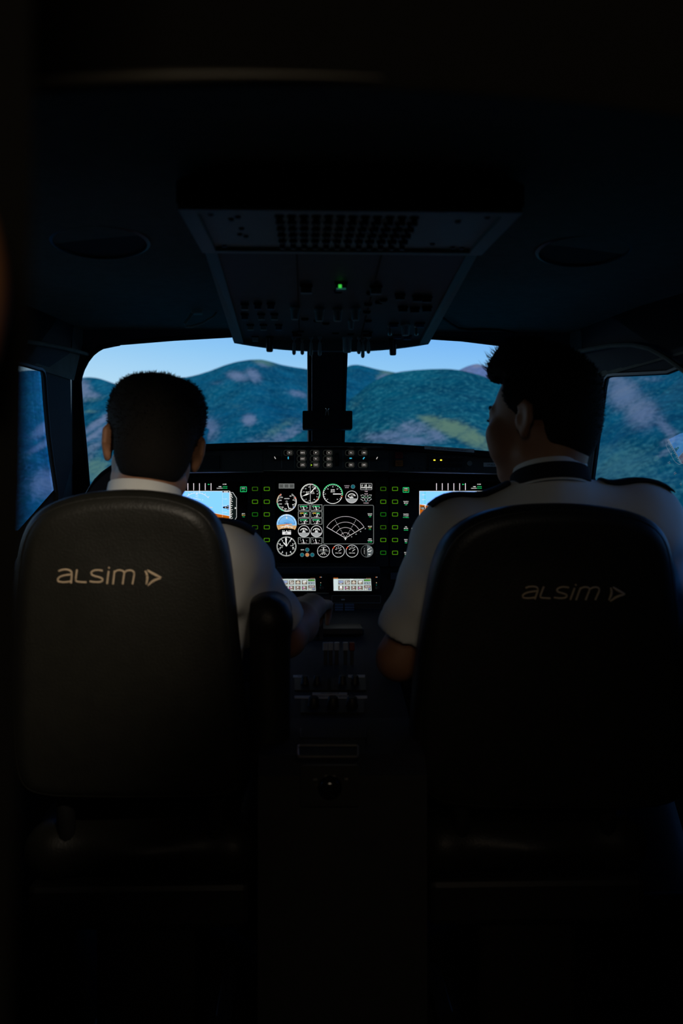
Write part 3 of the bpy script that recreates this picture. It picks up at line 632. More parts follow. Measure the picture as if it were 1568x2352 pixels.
# torque / rpm
g = Gfx(fnD, ND); cx, cy, r = 712.4, 1134, 22.4
g.arc(cx, cy, r, 120, 378, 1.2, W); g.arc(cx, cy, r, 18, 118, 1.5, (60, 210, 130))
for a in range(0, 360, 7): g.tick(cx, cy, r - (3.6 if a % 28 < 7 else 2.3), r, a, .9, W)
g.tick(cx, cy, r - 3.5, r, 128, 1.6, RED); g.tick(cx, cy, r - 2, r + .5, 4, 1.5, (200, 60, 80)); g.line(cx, cy - r, cx, cy + r, 1.0, (200, 200, 200), 2)
for t, x, y in (('20', 540, 172), ('15', 493, 195), ('10', 468, 240), ('20', 593, 172), ('25', 628, 195), ('15', 652, 228), ('10', 655, 268), ('5', 648, 308), ('0', 498, 342), ('10', 545, 362), ('30', 612, 345)): g.text(t, gz(x), gy(y), 2.4, W)
g.text('MANIF', gz(520), gy(242), 2.0, W); g.text('PRESS', gz(522), gy(262), 2.0, W); g.text('FUEL', gz(592), gy(242), 2.0, W); g.text('FLOW', gz(592), gy(262), 2.0, W)
g.line(cx + .5, cy - 2, gz(630), gy(172), 2.2, W, 3); g.poly([(gz(445), gy(300)), (gz(500), gy(268)), (gz(552), gy(262)), (gz(505), gy(288))], W, 3)
g.build('twin_needle_gauge', dc)
g = Gfx(fnD, ND); cx, cy, r = 764, 1134.3, 22.2
g.arc(cx, cy, r, 110, 290, 1.3, W); g.arc(cx, cy, r, -70, 100, 1.7, (70, 220, 140)); g.arc(cx, cy, r, 100, 112, 1.5, RED)
for a in range(-135, 136, 13): g.tick(cx, cy, r - 3, r, a, 1.0, W)
for t, x, y in (('15', 868, 170), ('10', 800, 200), ('20', 932, 200), ('5', 768, 268), ('0', 798, 342), ('30', 932, 342)): g.text(t, gz(x), gy(y), 2.4, W)
g.text('RPM', gz(868), gy(213), 3.2, W); g.text('X100', gz(868), gy(238), 3.2, W); g.poly([(gz(872), gy(262)), (gz(985), gy(265)), (gz(985), gy(275)), (gz(872), gy(276))], W, 3)
g.build('rpm_gauge', dc)
g = Gfx(fnD, ND); g.text('SURFACE', gz(1063), gy(156), 2.0, (210, 190, 200)); g.text('DE-ICE', gz(1063), gy(180), 2.0, (210, 190, 200)); g.disc(gz(1148), gy(167), 4.9, (100, 118, 120)); g.disc(gz(1148), gy(167), 4.1, TEAL, 2); g.build('de_ice_light', dc)
def halfgauge(cx, cy, r, name, t, na):
    g = Gfx(fnD, ND); g.arc(cx, cy, r - .5, 0, 360, 1.2, (215, 215, 215), 3); g.disc(cx, cy, r - 1, (160, 163, 163), 1, 106, 254); g.disc(cx, cy + 3, 4.2, (200, 202, 202), 2, -90, 90)
    g.arc(cx, cy + 2, r * .66, -55, 55, 1.2, W, 2)
    for a in range(-60, 61, 20): g.tick(cx, cy + 2, r * .56, r * .72, a, 1.1, W, 2)
    g.tick(cx, cy + 4, 2, r * .75, na, 1.5, W, 3); g.text(t, cx + r * .2, cy - 3, 1.7, W, 2); g.build(name, dc)
halfgauge(807.4, 1141.4, 14.3, 'suction_gauge', 'SUCTION', -55); halfgauge(697.6, 1220.2, 13.4, 'load_gauge', 'AMP', -12); halfgauge(726.5, 1220.2, 13.4, 'load_gauge', 'AMP', -12)
g = Gfx(fnD, ND); g.box(gz(1253), gy(123), gz(1410), gy(210), 1.0, (170, 170, 170), 1)
for t, x in (('17', 1270), ('24', 1322), ('21', 1378)): g.text(t, gz(x), gy(153), 4.0, W)
for x in range(1262, 1404, 14): g.line(gz(x), gy(170), gz(x), gy(190), 1.2, W)
g.line(gz(1330), gy(128), gz(1330), gy(206), .8, W, 2); g.build('compass_card', dc)
g = Gfx(fnD, ND); g.text('TRIM', gz(1330), gy(233), 2.1, (225, 200, 210)); g.text('NOSE', gz(1330), gy(266), 2.1, (225, 200, 210)); g.text('RUDDER', gz(1330), gy(394), 2.1, (225, 200, 210))
for x in (1258, 1402): 
    for y in (285, 340): g.text('L' if x < 1300 else 'R', gz(x), gy(y), 2.2, W)
for x, y, a in ((1280, 300, 0), (1380, 300, 0), (1330, 300, 90), (1330, 350, 90), (1290, 345, 40), (1370, 345, -40)):
    g.arc(gz(x), gy(y), 3.2, a - 70, a + 70, .8, (190, 190, 190)); g.arc(gz(x), gy(y), 3.2, a + 110, a + 250, .8, (190, 190, 190))
for x in (1290, 1330, 1378): g.rect(gz(x) - 2, gy(311), gz(x) + 2, gy(314), (70, 220, 120), 2)
g.rect(gz(1330) - .5, gy(364), gz(1330) + .5, gy(376), (80, 220, 220), 2)
g.build('trim_indicator', dc)
# radar frame
g = Gfx(fnD, ND); g.box(gz(738), gy(425), gz(1433), gy(960), 1.3, (112, 118, 116), 3.0)
ax_, ay_ = 793, 1236
for rr in (49.8, 36.8, 24.5, 12.6): g.arc(ax_, ay_, rr, -59.5, 59.5, 1.0, (185, 175, 178))
for a in (-59.5, 59.5): g.tick(ax_, ay_, 2, 50, a, 1.3, (200, 195, 196))
for a in (-30, 30):
    for k in range(4, 49, 5): g.tick(ax_, ay_, k, k + 3, a, .9, (180, 178, 178))
for k, t in ((50, '60'), (37.5, '45'), (25.5, '30'), (13.5, '15')): q = math.radians(59.5); g.text(t, ax_ + k * math.sin(q) + 2.5, ay_ - k * math.cos(q) + 3.8, 2.0, W)
g.line(ax_, ay_ - 3, ax_, ay_ + 4, 1.4, W, 2); g.line(ax_ - 3, ay_ + .5, ax_ + 3, ay_ + .5, 1.1, W, 2); g.line(ax_ - 1.5, ay_ + 3.6, ax_ + 1.5, ay_ + 3.6, .9, W, 2)
for y, ls in ((543, ('RADAR', 'FUNC', 'OFF')), (718, ('MODE', 'ALT', '0.00')), (892, ('VIEW', 'RANGE', '60 NM'))):
    for k, t in enumerate(ls): g.text(t, gz(1383), gy(y) + 3.4 * k, 2.2, (W, W if y != 718 else YEL, GR)[k])
g.build('radar_picture', dc)
for i, (y0_, y1_) in enumerate(((1158.8, 1172.9), (1174.6, 1188.9), (1190.0, 1204.6), (1234.3, 1249.6))):
    for j, (xa, xb) in enumerate(((684.2, 711.2), (712.9, 739.8))):
        g = Gfx(fnD, ND); g.box(xa + .6, y0_ + .6, xb - .6, y1_ - .6, 1.2, (140, 145, 142)); w = xb - xa
        if i < 3: g.rect(xa + 4.5, y0_ + 3.2, xb - 6, y0_ + 5, (50, 200, 120) if i != 1 else (225, 190, 70)); 
        if i == 1: g.rect(xa + 13, y0_ + 3.2, xb - 6, y0_ + 5, (50, 200, 120), 2)
        g.line(xa + 4, y0_ + 5, xa + 6, y0_ + 3, .8, (190, 190, 190), 2)
        for k, t in enumerate((('75', '115', '245'), ('1', '10', '15'), ('30', '100', '240'), ('E', '', 'F'))[i]): g.text(t, xa + w * (.25 + .25 * k), y0_ + 7.6, 2.0, W)
        g.text(('OIL TEMP C', 'OIL PRESS', 'CYL TEMP F', 'FUEL FLOW')[i], xa + w * .5, y1_ - 2.6, 1.6, (215, 195, 205))
        if i in (0, 3): g.line(xa + 11.2, y0_ + 4, xa + 14, y1_ - 1.2, 1.6, W, 3)
        else: g.line(xa + 17.5, y0_ + 4.2, xa + 13.6, y1_ - 1.2, 1.5, W, 3)
        g.build('strip_gauge', dc)
# attitude
g = Gfx(fnD, ND); cx, cy, r = 658.1, 1204, 23
bot = [(cx + r * math.sin(math.radians(a)), cy - r * math.cos(math.radians(a))) for a in range(98, 125, 4)]
botl = [(cx + r * math.sin(math.radians(a)), cy - r * math.cos(math.radians(a))) for a in range(236, 267, 4)]
g.poly(bot + [(cx + 12, cy + 10.5), (cx, cy + 9), (cx - 12, cy + 10.5)] + botl, (205, 160, 105), 1)
g.disc(cx, cy, r, (150, 205, 250), 2, -94, 98); g.disc(cx, cy + 1, r * .78, (120, 185, 240), 3, -90, 90); g.arc(cx, cy, r * .8, -88, 88, .9, (40, 70, 110), 4)
g.poly([(cx - 19, cy - 4), (cx - 8, cy - 8), (cx + 4, cy - 8.6), (cx + 19, cy - 3), (cx + 18.6, cy + 1), (cx - 18.6, cy + 1)], (88, 160, 222), 3)
for a in (-60, -30, -20, -10, 10, 20, 30, 60): g.tick(cx, cy, r - 3, r, a, 1.4, W, 5)
g.poly([(cx - 2, cy - r), (cx + 2, cy - r), (cx, cy - r + 5)], W, 5); g.poly([(cx - 2, cy - r + 10), (cx + 2, cy - r + 10), (cx, cy - r + 5.5)], W, 5)
g.poly([(cx - 17, cy + 1), (cx + 12, cy - 1.2), (cx + 12, cy + 1.0), (cx - 17, cy + 3.2)], (225, 150, 70), 5)
for xx in (-14, -5, 5, 14): g.line(cx, cy + 1.5, cx + xx, cy + 9, 1.1, W, 5)
g.line(cx - 15, cy + 5, cx + 15, cy + 6, .9, W, 5)
g.line(cx - 6, cy - 3, cx + 6, cy - 2, .9, (30, 60, 110), 5); g.disc(cx, cy, 1.4, (220, 80, 60), 6)
g.arc(cx, cy, r - 1.4, 100, 125, 2.4, (214, 172, 120), 5); g.arc(cx, cy, r - 1.4, 235, 266, 2.4, (214, 172, 120), 5)
g.rect(cx - 10, 1221, cx + 10, 1228, (225, 225, 225), 2); g.disc(cx - 1, 1224.4, 2.4, (60, 60, 60), 3); g.disc(cx - 1, 1224.4, 1.6, (200, 200, 200), 4)
for k in (-9, -5.5, 5.5, 9): g.disc(cx + k, 1219, 1.0, W, 3)
g.poly([(cx - 1.6, 1221), (cx + .2, 1217), (cx + 1.8, 1221)], W, 3)
g.build('attitude_gauge', dc)
# altimeter
g = Gfx(fnD, ND); cx, cy, r = 657.8, 1255, 23
for k in range(50): g.tick(cx, cy, r - (4.6 if k % 5 == 0 else 2.8), r, 7.2 * k, 1.1, W)
for k in range(10): a = math.radians(36 * k); g.text(str(k), cx + 15.6 * math.sin(a), cy - 15.6 * math.cos(a), 4.4, W)
g.poly([(cx - 1.4, cy), (gz(218) - 1.6, gy(885)), (gz(218), gy(868)), (gz(218) + 1.6, gy(885)), (cx + 1, cy)], W, 3)
g.poly([(gz(228), gy(996)), (gz(188), gy(958)), (gz(178), gy(932)), (gz(205), gy(950))], W, 3); g.line(cx, cy, gz(292), gy(888), .9, W, 3); g.poly([(gz(285), gy(905)), (gz(310), gy(884)), (gz(292), gy(882))], W, 3)
for t, x, y in (('FEET', 165, 985), ('ALT', 160, 1008), ('1013', 298, 985), ('MB', 320, 1010)): g.text(t, gz(x), gy(y), 2.2, W)
g.build('altimeter', dc)
g = Gfx(fnD, ND); g.text('GEAR', gz(447), gy(1042), 2.3, W)
for x, y, cc in ((515, 1042, TEAL), (443, 1112, TEAL), (515, 1112, ORG), (585, 1112, TEAL)): g.disc(gz(x), gy(y), 4.7, (110, 128, 130)); g.disc(gz(x), gy(y), 4.0, cc, 2)
g.build('gear_lights', dc)
g = Gfx(fnD, ND); cx, cy, r = 742.7, 1265.8, 13.9
g.arc(cx, cy, r, 0, 360, 1.1, (215, 215, 215)); g.text('OUTSIDE', cx, cy - 9, 1.8, W); g.text('AIR', cx, cy - 6, 1.6, W); g.text('HYD PRESSURE', cx, cy - 3.0, 1.7, W); g.rect(cx - r, cy - .8, cx + r, cy + .8, (90, 95, 95)); g.text('CABIN', cx, cy + 3.2, 1.8, W); g.text('PRESS ALT', cx, cy + 5.6, 1.7, W)
for k in (-7, -2.5, 2.5, 7): g.rect(cx + k - .9, cy + 7.2, cx + k + .9, cy + 8.4, (190, 190, 190))
g.line(cx, cy - 8, cx, cy + 1, 1.1, W, 3); g.build('cabin_gauge', dc)
for cx in (776.9, 808.2):
    g = Gfx(fnD, ND); cy = 1265.8; g.arc(cx, cy, r, 0, 360, 1.1, (215, 215, 215)); g.arc(cx, cy, r - .5, -66, -45, 2, RED, 2)
    for a, l in ((-45, 3), (-25, 2.2), (0, 2.4), (25, 2.2), (48, 3.4)): g.tick(cx, cy + 2, 8.6 - l * .5, 9.4, a, 1.1, W)
    for t, dx, dy in (('0', -4.6, -8.6), ('50', 0, -9.8), ('100', 5, -8.6)): g.text(t, cx + dx, cy + dy, 2.0, W)
    g.poly([(cx, cy + .6), (cx + 3.8, cy - 3.0), (cx + 4.6, cy - 2.2), (cx + .8, cy + 1)], W, 3); g.text('FUEL TANK', cx, cy + 4.4, 1.9, W); g.build('fuel_gauge', dc)
g = Gfx(fnD, ND); cx, cy = 842.7, 1265.8
g.arc(cx, cy, r, 0, 360, .9, (96, 100, 100), 3); g.disc(cx, cy, r - .5, (88, 96, 98), 1, -16, 196); g.rect(cx - 3.4, cy - r + 1, cx - .2, cy + r - 1, (10, 10, 10), 2)
for k, t in enumerate('FLAPS'): g.text(t, cx - 6.4, cy - 6 + 2.9 * k, 2.0, W)
g.line(cx + .3, cy - 2, cx + 6.4, cy - 7, 1.6, W, 3); g.line(cx + 1.4, cy + 1, cx + 9, cy + .4, 1.3, W, 3); g.line(cx + 3, cy + 8, cx + 7.8, cy + 7.4, 1.6, W, 3); g.text('UP', cx + 9, cy - 8, 1.9, W, 3); g.text('APP', cx + 9, cy - 1.4, 1.7, W, 3)
g.build('flap_gauge', dc)
# ---------------------------------------------------------------- glareshield
YG = 2.46
gs = thing('glareshield', (0, 2.5, 1.15), 'black curved glareshield hood running under the windshield across the cockpit', 'glareshield')
top_px = [(168, 1200), (186, 1150), (204, 1117), (216, 1100), (232, 1084), (250, 1071), (275, 1056), (310, 1043), (360, 1030), (430, 1021), (520, 1017.5), (600, 1015.5), (680, 1014), (745, 1014), (820, 1016), (900, 1019.5), (1000, 1026), (1135, 1037), (1180, 1043), (1212, 1051), (1232, 1064), (1240, 1080)]
edge = [at(x, y, YG - 0.02) for x, y in top_px]
m = MB(); rows = []
for Y, dz in ((YG - 0.015, -0.012), (YG - 0.02, -0.004), (YG - 0.017, 0.0), (YG + 0.01, 0.0), (YG + 0.18, -0.015), (YG + 0.34, -0.03)):
    rows.append([(p[0], Y, p[2] + dz) for p in edge])
grid_mesh(m, rows); under = [[(p[0], YG - 0.015, p[2] - 0.012) for p in edge], [(p[0] * .98, YG + 0.03, p[2] - 0.016) for p in edge], [(p[0] * .98, YG + 0.30, p[2] - 0.06) for p in edge]]
grid_mesh(m, under); m.build('hood', MT['black'], gs, smooth=True)
# thin lower lip over the mode panel and the sticker on it
m = MB(); m.prism([at(616, 1024, YG - .021), at(880, 1026, YG - .021), at(880, 1027, YG - .021), at(616, 1025, YG - .021)], (0, 0.002, 0)); m.build('piping', MT['seam'], gs)
P0s = at(1030, 1030, YG - .0225); 
m = MB(); m.prism([at(974.6, 1023.5, YG - .024), at(1089, 1031.5, YG - .024), at(1088.6, 1039.5, YG - .024), at(974.6, 1031.2, YG - .024)], (0, 0.003, 0)); o = m.build('sticker', MT['label'], gs); o['label'] = 'pale printed warning sticker'
def solid_text(mb, t, fn, cx, cy, h, ang=0.0, off=(0, -0.0004, 0)):
    v, f = text_shape(t); ca, sa = math.cos(ang), math.sin(ang); off = np.array(off)
    if len(v): mb.add([fn(cx + (p[0] * ca + p[1] * sa) * h / .7, cy + (p[0] * sa - p[1] * ca) * h / .7) + off for p in v], f)
m = MB(); solid_text(m, 'NO OBJECTS on Glareshield/Windshield !!', lambda x, y: at(x, y, YG - .0245), 1032, 1031.6, 3.4, 0.068); m.build('lettering', MT['ink'], gs)

# mode control panel
YM = 2.475
mp = thing('mode_panel', at(750, 1055, YM), 'charcoal autopilot panel of small lit keys and knobs under the glareshield centre', 'control panel')
fm = lambda x, y, d=0.0: at(x, y, YM) + np.array([0, -d, 0])
m = MB(); m.prism([fm(604, 1031), fm(893, 1032.5), fm(893, 1081), fm(604, 1080)], (0, 0.05, 0)); m.build('plate', MT['fcu'], mp)
for x in (646.5, 676.5, 706.7, 736.8, 787.5, 817.5, 847.7):
    m = MB(); m.prism([fm(x - .5, 1034, .0008), fm(x + .5, 1034, .0008), fm(x + .5, 1075.6, .0008), fm(x - .5, 1075.6, .0008)], (0, .001, 0)); m.build('divider', MT['seam'], mp)
KEYS = [(661.6, 1040, 'FD'), (691.8, 1040, 'HDG'), (691.8, 1054, 'NAV'), (691.8, 1068, 'APR'), (721.9, 1040, 'AP'), (721.9, 1054, 'YD'), (721.9, 1068, 'VNV'), (752.1, 1040, 'VS'), (752.1, 1054, 'FLC'), (752.1, 1068, 'ALT'), (802.8, 1040, 'BC'), (802.8, 1068, 'SPD'), (832.4, 1040, 'CRS'), (832.4, 1068, 'XFR')]
M_WH = emis('key_white', s2l((226, 220, 214))); M_CY = emis('knob_cyan', s2l((60, 190, 225))); M_LED = emis('green_led', s2l((170, 220, 40))); M_YL = emis('yellow_led', s2l((250, 225, 60)), 1.3); M_KR = emis('key_rim', s2l((96, 92, 88)))
M_RIM = emis('key_outline', s2l((44, 48, 44)))
def ring2(mb, fn, x0, x1, y0, y1, r, w, d):
    a = rrect(x0, x1, y0, y1, r, 4); b = rrect(x0 + w, x1 - w, y0 + w, y1 - w, max(.3, r - w), 4); n = len(a)
    mb.add([fn(x, y, d) for x, y in a] + [fn(x, y, d) for x, y in b], [(i, (i + 1) % n, n + (i + 1) % n, n + i) for i in range(n)])
for x, y, t in KEYS:
    m = MB(); m.prism([fm(a, b, .0) for a, b in rrect(x - 9.8, x + 11, y - 6, y + 6, 5, 4)], (0, -.0012, 0)); k = m.build('mode_key', MT['black'], mp)
    m = MB(); ring2(m, fm, x - 10.2, x + 11.4, y - 6.3, y + 6.3, 5, .7, .0014); m.build('outline', M_RIM, k)
    m = MB(); m.prism([fm(a, b, .001) for a, b in rrect(x - 2.6, x + 8.6, y - 3.9, y + 3.9, 1.6, 3)], (0, -.003, 0)); m.build('cap', MT['gloss'], k)
    m = MB(); ring2(m, fm, x - 2.4, x + 8.4, y - 3.7, y + 3.7, 1.5, .9, .0042); m.build('lit_rim', M_KR, k)
    m = MB(); solid_text(m, t, lambda a, b: fm(a, b, .0043), x + 3, y, 2.6); m.build('legend', M_WH, k)
m = MB(); m.lathe(fm(714.8, 1068.2), (0, -1, 0), [(0, .0016), (.0015, .0016), (.002, .0008)], 10); m.build('status_light', M_LED, mp)
for x, y, mm, a in ((632, 1052.5, M_WH, -28), (864.5, 1053, M_WH, 28), (662, 1052.8, M_CY, 0), (804.2, 1053.3, M_CY, 90), (834.2, 1053.3, M_CY, 35)):
    m = MB(); m.lathe(fm(x, y), (0, -1, 0), [(0, .0062), (.003, .0062), (.004, .0056), (.012, .0052), (.0135, .0040)], 18); k = m.build('knob', MT['black'], mp, smooth=True)
    m = MB(); ar = math.radians(a); dx, dy = math.sin(ar), -math.cos(ar); L = 3.0; w = 1.0 if mm is M_WH else 1.7
    m.prism([fm(x + dx * L * s_ + dy * w * q, y + dy * L * s_ - dx * w * q, .0137) for s_, q in ((-.8, -.6), (1, -.6), (1, .6), (-.8, .6))], (0, -.0006, 0)); m.build('pointer', mm, k)
m = MB(); m.prism([fm(769.5, 1040, .0006), fm(777.5, 1040, .0006), fm(777.5, 1071, .0006), fm(769.5, 1071, .0006)], (0, .01, 0)); m.build('wheel_slot', MT['gloss'], mp)
m = MB(); c = fm(773.5, 1055.5); m.cyl(c + [-.003, .010, 0], c + [.003, .010, 0], .016, n=28); m.build('thumb_wheel', MT['black'], mp, smooth=True)
m = MB()
for x, y in ((631, 1037), (864.5, 1072), (611, 1036), (886, 1037)): m.lathe(fm(x, y), (0, -1, 0), [(0, .0022), (.0015, .0022), (.002, .0014)], 10)
o = m.build('screws', MT['black'], mp); o['kind'] = 'stuff'
# side strips of the glareshield
def strip(name, px0, px1, dy0, dy1, label):
    t = thing(name, at((px0 + px1) / 2, 1062, YM), label, 'control panel')
    m = MB(); m.prism([fm(px0, 1033 + dy0), fm(px1, 1033 + dy1), fm(px1, 1083 + dy1 * .5), fm(px0, 1082 + dy0 * .5)], (0, 0.05, 0)); m.build('plate', MT['fcu'], t); return t
sl = strip('annunciator_strip', 330, 603, 8, 0, 'dark strip left of the autopilot panel with one yellow lamp')
sr = strip('annunciator_strip', 894, 1195, 1, 12, 'dark strip right of the autopilot panel with red and amber keys')
def slab(par, name, mt, x0, y0, x1, y1, d0, d1, r=1.2):
    m = MB(); m.prism([fm(a, b, d0) for a, b in rrect(x0, x1, y0, y1, r, 3)], (0, -(d1 - d0), 0)); return m.build(name, mt, par)
slab(sl, 'radio_head', MT['black'], 418, 1046, 503, 1078, -.002, .004); slab(sl, 'yellow_lamp', M_YL, 448, 1052.6, 452.4, 1055.6, .003, .0055, .8)
for (y0, y1, mm, nm) in ((1039, 1053, MT['red_dark'], 'warning_key'), (1057.5, 1071.5, mat('amber_plastic', (0.24, 0.07, 0.006), 0.5), 'caution_key')):
    k = slab(sr, nm, MT['black'], 905.5, y0 - 1, 926.5, y1 + 1, -.001, .003); slab(k, 'cap', mm, 907.5, y0, 924.5, y1, .003, .007)
    m = MB(); solid_text(m, 'MASTER', lambda a, b: fm(a, b, .0073), 916, (y0 + y1) / 2 - 2, 2.3); solid_text(m, 'WARN' if y0 < 1050 else 'CAUT', lambda a, b: fm(a, b, .0073), 916, (y0 + y1) / 2 + 2.2, 2.3); m.build('legend', MT['ink'], k)
rh = slab(sr, 'radio_head', MT['black'], 984.5, 1045.5, 1068, 1080, -.001, .004); slab(rh, 'key_row', MT['gloss'], 990, 1053.5, 1060, 1060.5, .0035, .006); slab(rh, 'key_row', MT['gloss'], 1007, 1065, 1060, 1073, .0035, .006)
slab(sr, 'yellow_lamp', M_YL, 994.4, 1055.6, 998.9, 1058.6, .003, .0068, .8); slab(sr, 'yellow_lamp', M_YL, 1009.6, 1055.6, 1014, 1058.6, .003, .0068, .8)
m = MB()
for k, t in enumerate(('COM1', 'COM2', 'NAV1', 'ADF', 'DME', 'SPKR')): 
    solid_text(m, t, lambda a, b: fm(a, b, .0045), 996 + 11.4 * k, 1049.6 + .3 * k, 1.8); solid_text(m, t, lambda a, b: fm(a, b, .0045), 996 + 11.4 * k, 1076.3 + .3 * k, 1.8)
m.build('legend', MT['seam'], rh)
m = MB(); c = fm(1077.8, 1064.3); m.lathe(c, (0, -1, 0), [(0, .0066), (.002, .0066), (.003, .0058), (.003, .0050), (.001, .0048)], 20); m.build('jack_ring', MT['seam'], sr, smooth=True)
slab(sr, 'name_plate', MT['label'], 1110, 1062.6, 1142, 1072, -.001, .0015, .4); m = MB(); solid_text(m, 'OY-ALX', lambda a, b: fm(a, b, .0017), 1127, 1067.5, 3.6); m.build('lettering', MT['ink'], sr)
m = MB()
for x, y in ((950, 1075), (963, 1053), (963, 1075), (980, 1078), (932, 1041), (1100, 1050)): m.lathe(fm(x, y), (0, -1, 0), [(0, .0026), (.0015, .0026), (.002, .0018)], 10)
o = m.build('screws', MT['black'], sr); o['kind'] = 'stuff'
# box on the centre post
YB = 2.60
bx = thing('post_box', at(751, 964, YB), 'flat black box held across the centre windshield post', 'box')
m = MB(); m.prism([at(a, b, YB) for a, b in rrect(694.5, 809, 943.4, 985.4, 3.2, 4)], (0, 0.045, 0)); m.build('housing', MT['black'], bx)
m = MB(); m.prism([at(a, b, YB - .002) for a, b in rrect(700, 803, 948, 981, 2, 3)], (0, 0.0035, 0)); m.build('cover', MT['black'], bx)
m = MB(); m.prism([at(735, 950, YB + .045), at(765, 950, YB + .045), at(765, 980, YB + .045), at(735, 980, YB + .045)], (0, 0.13, 0)); m.build('bracket', MT['frame'], bx)
cl = thing('binder_clip', at(751, 943, YB), 'small wire binder clip on the top edge of the black post box', 'clip')
m = MB(); m.tube([at(747, 954, YB - .004), at(749.6, 941, YB - .004), at(748.6, 938.6, YB - .002), at(747.4, 938.4, YB)], .0008, 6); m.build('wire_arm', MT['metal'], cl)
m = MB(); m.tube([at(754.5, 954, YB - .004), at(752.6, 941.5, YB - .004), at(753.6, 940, YB - .002), at(754.8, 938.8, YB)], .0008, 6); m.build('wire_arm', MT['metal'], cl)
m = MB(); m.prism([at(744, 946, YB - .003), at(757, 946, YB - .003), at(757, 942.6, YB - .003), at(744, 942.6, YB - .003)], (0, 0.012, 0)); m.build('spring', MT['black'], cl)

# ---------------------------------------------------------------- overhead panel
ov = thing('overhead_panel', (0.0, 1.8, 1.44), 'grey overhead panel of switches and knobs hanging between the pilots', 'panel')
HW = 0.222
# rear breaker part: a frame and a plate facing down
m = MB()
YA, YBK, YC, YF = 1.28, 1.585, 1.62, 2.26
ZA, ZB, ZC, ZF = 1.437, 1.4605, 1.457, 1.435
q = [(-HW, YA, ZA), (HW, YA, ZA), (HW, YBK, ZB), (-HW, YBK, ZB)]; ins = [(-HW + .022, YA + .022, ZA), (HW - .022, YA + .022, ZA), (HW - .022, YBK - .018, ZB), (-HW + .022, YBK - .018, ZB)]
ins = [(x, y, ZA + (ZB - ZA) * (y - YA) / (YBK - YA)) for x, y, z in ins]
m.prism(q, (0, 0, 0.012), hole=ins); m.build('breaker_frame', MT['overhead'], ov)
m = MB(); m.prism([(x, y, z + .006) for x, y, z in ins], (0, 0, .006)); bp_ = m.build('breaker_plate', MT['overhead'], ov)
m = MB(); m.box((-HW - .002, YA - .004, ZA + .006), (HW + .002, YA + .03, 1.475), ch=.003); m.build('rear_face', MT['black'], ov)
m = MB(); m.box((-HW, YA + .02, ZB + .012), (HW, YF, 1.508)); m.build('housing', MT['overhead_dark'], ov)
bk = None
for i in range(12):
    for j in range(5):
        x = -0.094 + 0.0165 * i; y = YA + 0.055 + 0.043 * j; z = ZA + (ZB - ZA) * (y - YA) / (YBK - YA) + .006
        if bk is None:
            m = MB(); m.lathe((0, 0, 0), (0, 0, -1), [(0, .0066), (.003, .0066), (.003, .0045), (.012, .0045), (.013, .0036)], 10); bk = m.build('breaker', MT['black'], ov, smooth=True, loc=(x, y, z))
        else: copy_part(bk, ov, (x, y, z))
m = MB()
for x, y in ((-.185, 1.33), (.185, 1.33), (-.185, 1.55), (.185, 1.55), (-.16, 1.36), (-.15, 1.345), (-.15, 1.42), (-.155, 1.46), (-.147, 1.475), (.15, 1.36), (.135, 1.52), (.17, 1.545)):
    z = ZA + (ZB - ZA) * (y - YA) / (YBK - YA) + .006; m.lathe((x, y, z), (0, 0, -1), [(0, .004), (.002, .004), (.003, .003)], 8)
o = m.build('screws', MT['black'], ov); o['kind'] = 'stuff'
# front switch part: tray with curved front lip
PO = np.array([0, YC, ZC]); NO = np.array([0, (ZC - ZF) / (YF - YC), 1.0]); NO /= np.linalg.norm(NO)
zo = lambda y: ZC + (ZF - ZC) * (y - YC) / (YF - YC)
fo = lambda px, py: rp(px, py, PO, NO)
lipx = np.linspace(-HW, HW, 21); lipz = [zo(YF) - 0.019 * (1 - (abs(x) / HW) ** 2.2) for x in lipx]
m = MB()
for sx in (-1, 1):
    m = MB(); m.prism([(sx * HW, YBK + .01, zo(YBK + .01) + .014), (sx * HW, YF, zo(YF) + .0), (sx * (HW - .022), YF, zo(YF) - .003), (sx * (HW - .022), YBK + .01, zo(YBK + .01) + .006)], (0, 0, .035)); m.build('side_rail', MT['overhead'], ov)

m = MB(); m.prism([(-HW + .022, YBK + .01, zo(YBK + .01) + .008), (HW - .022, YBK + .01, zo(YBK + .01) + .008), (HW - .022, YF, zo(YF) + .004), (-HW + .022, YF, zo(YF) + .004)], (0, 0, .02)); m.build('switch_plate', MT['overhead_dark'], ov)
m = MB(); m.prism([(x, YF, z) for x, z in zip(lipx, lipz)] + [(HW, YF, 1.505), (-HW, YF, 1.505)], (0, .018, 0)); m.build('front_lip', MT['overhead_dark'], ov)
for xs_ in (-.073, .0635):
    m = MB(); m.prism([(xs_ - .0012, YBK + .012, zo(YBK) + .0055), (xs_ + .0012, YBK + .012, zo(YBK) + .0055), (xs_ + .0012, YF, zo(YF) + .0015), (xs_ - .0012, YF, zo(YF) + .0015)], (0, 0, .003)); m.build('seam', MT['ink'], ov)
def hang_knob(px, py, r, h, mt, name='knob', flat=False):
    c = fo(px, py) + [0, 0, .005]; m = MB()
    m.lathe(c, (0, 0, -1), [(0, r * 1.15), (.004, r * 1.15), (.005, r), (h - .002, r * .88), (h, r * .75)], 16); k = m.build(name, mt, ov, smooth=True)
    m = MB(); m.box((c[0] - .0008, c[1] - r * 1.03, c[2] - h + .002), (c[0] + .0008, c[1] - r * .8, c[2] - .005)); m.build('index_line', MT['label'], k); return k
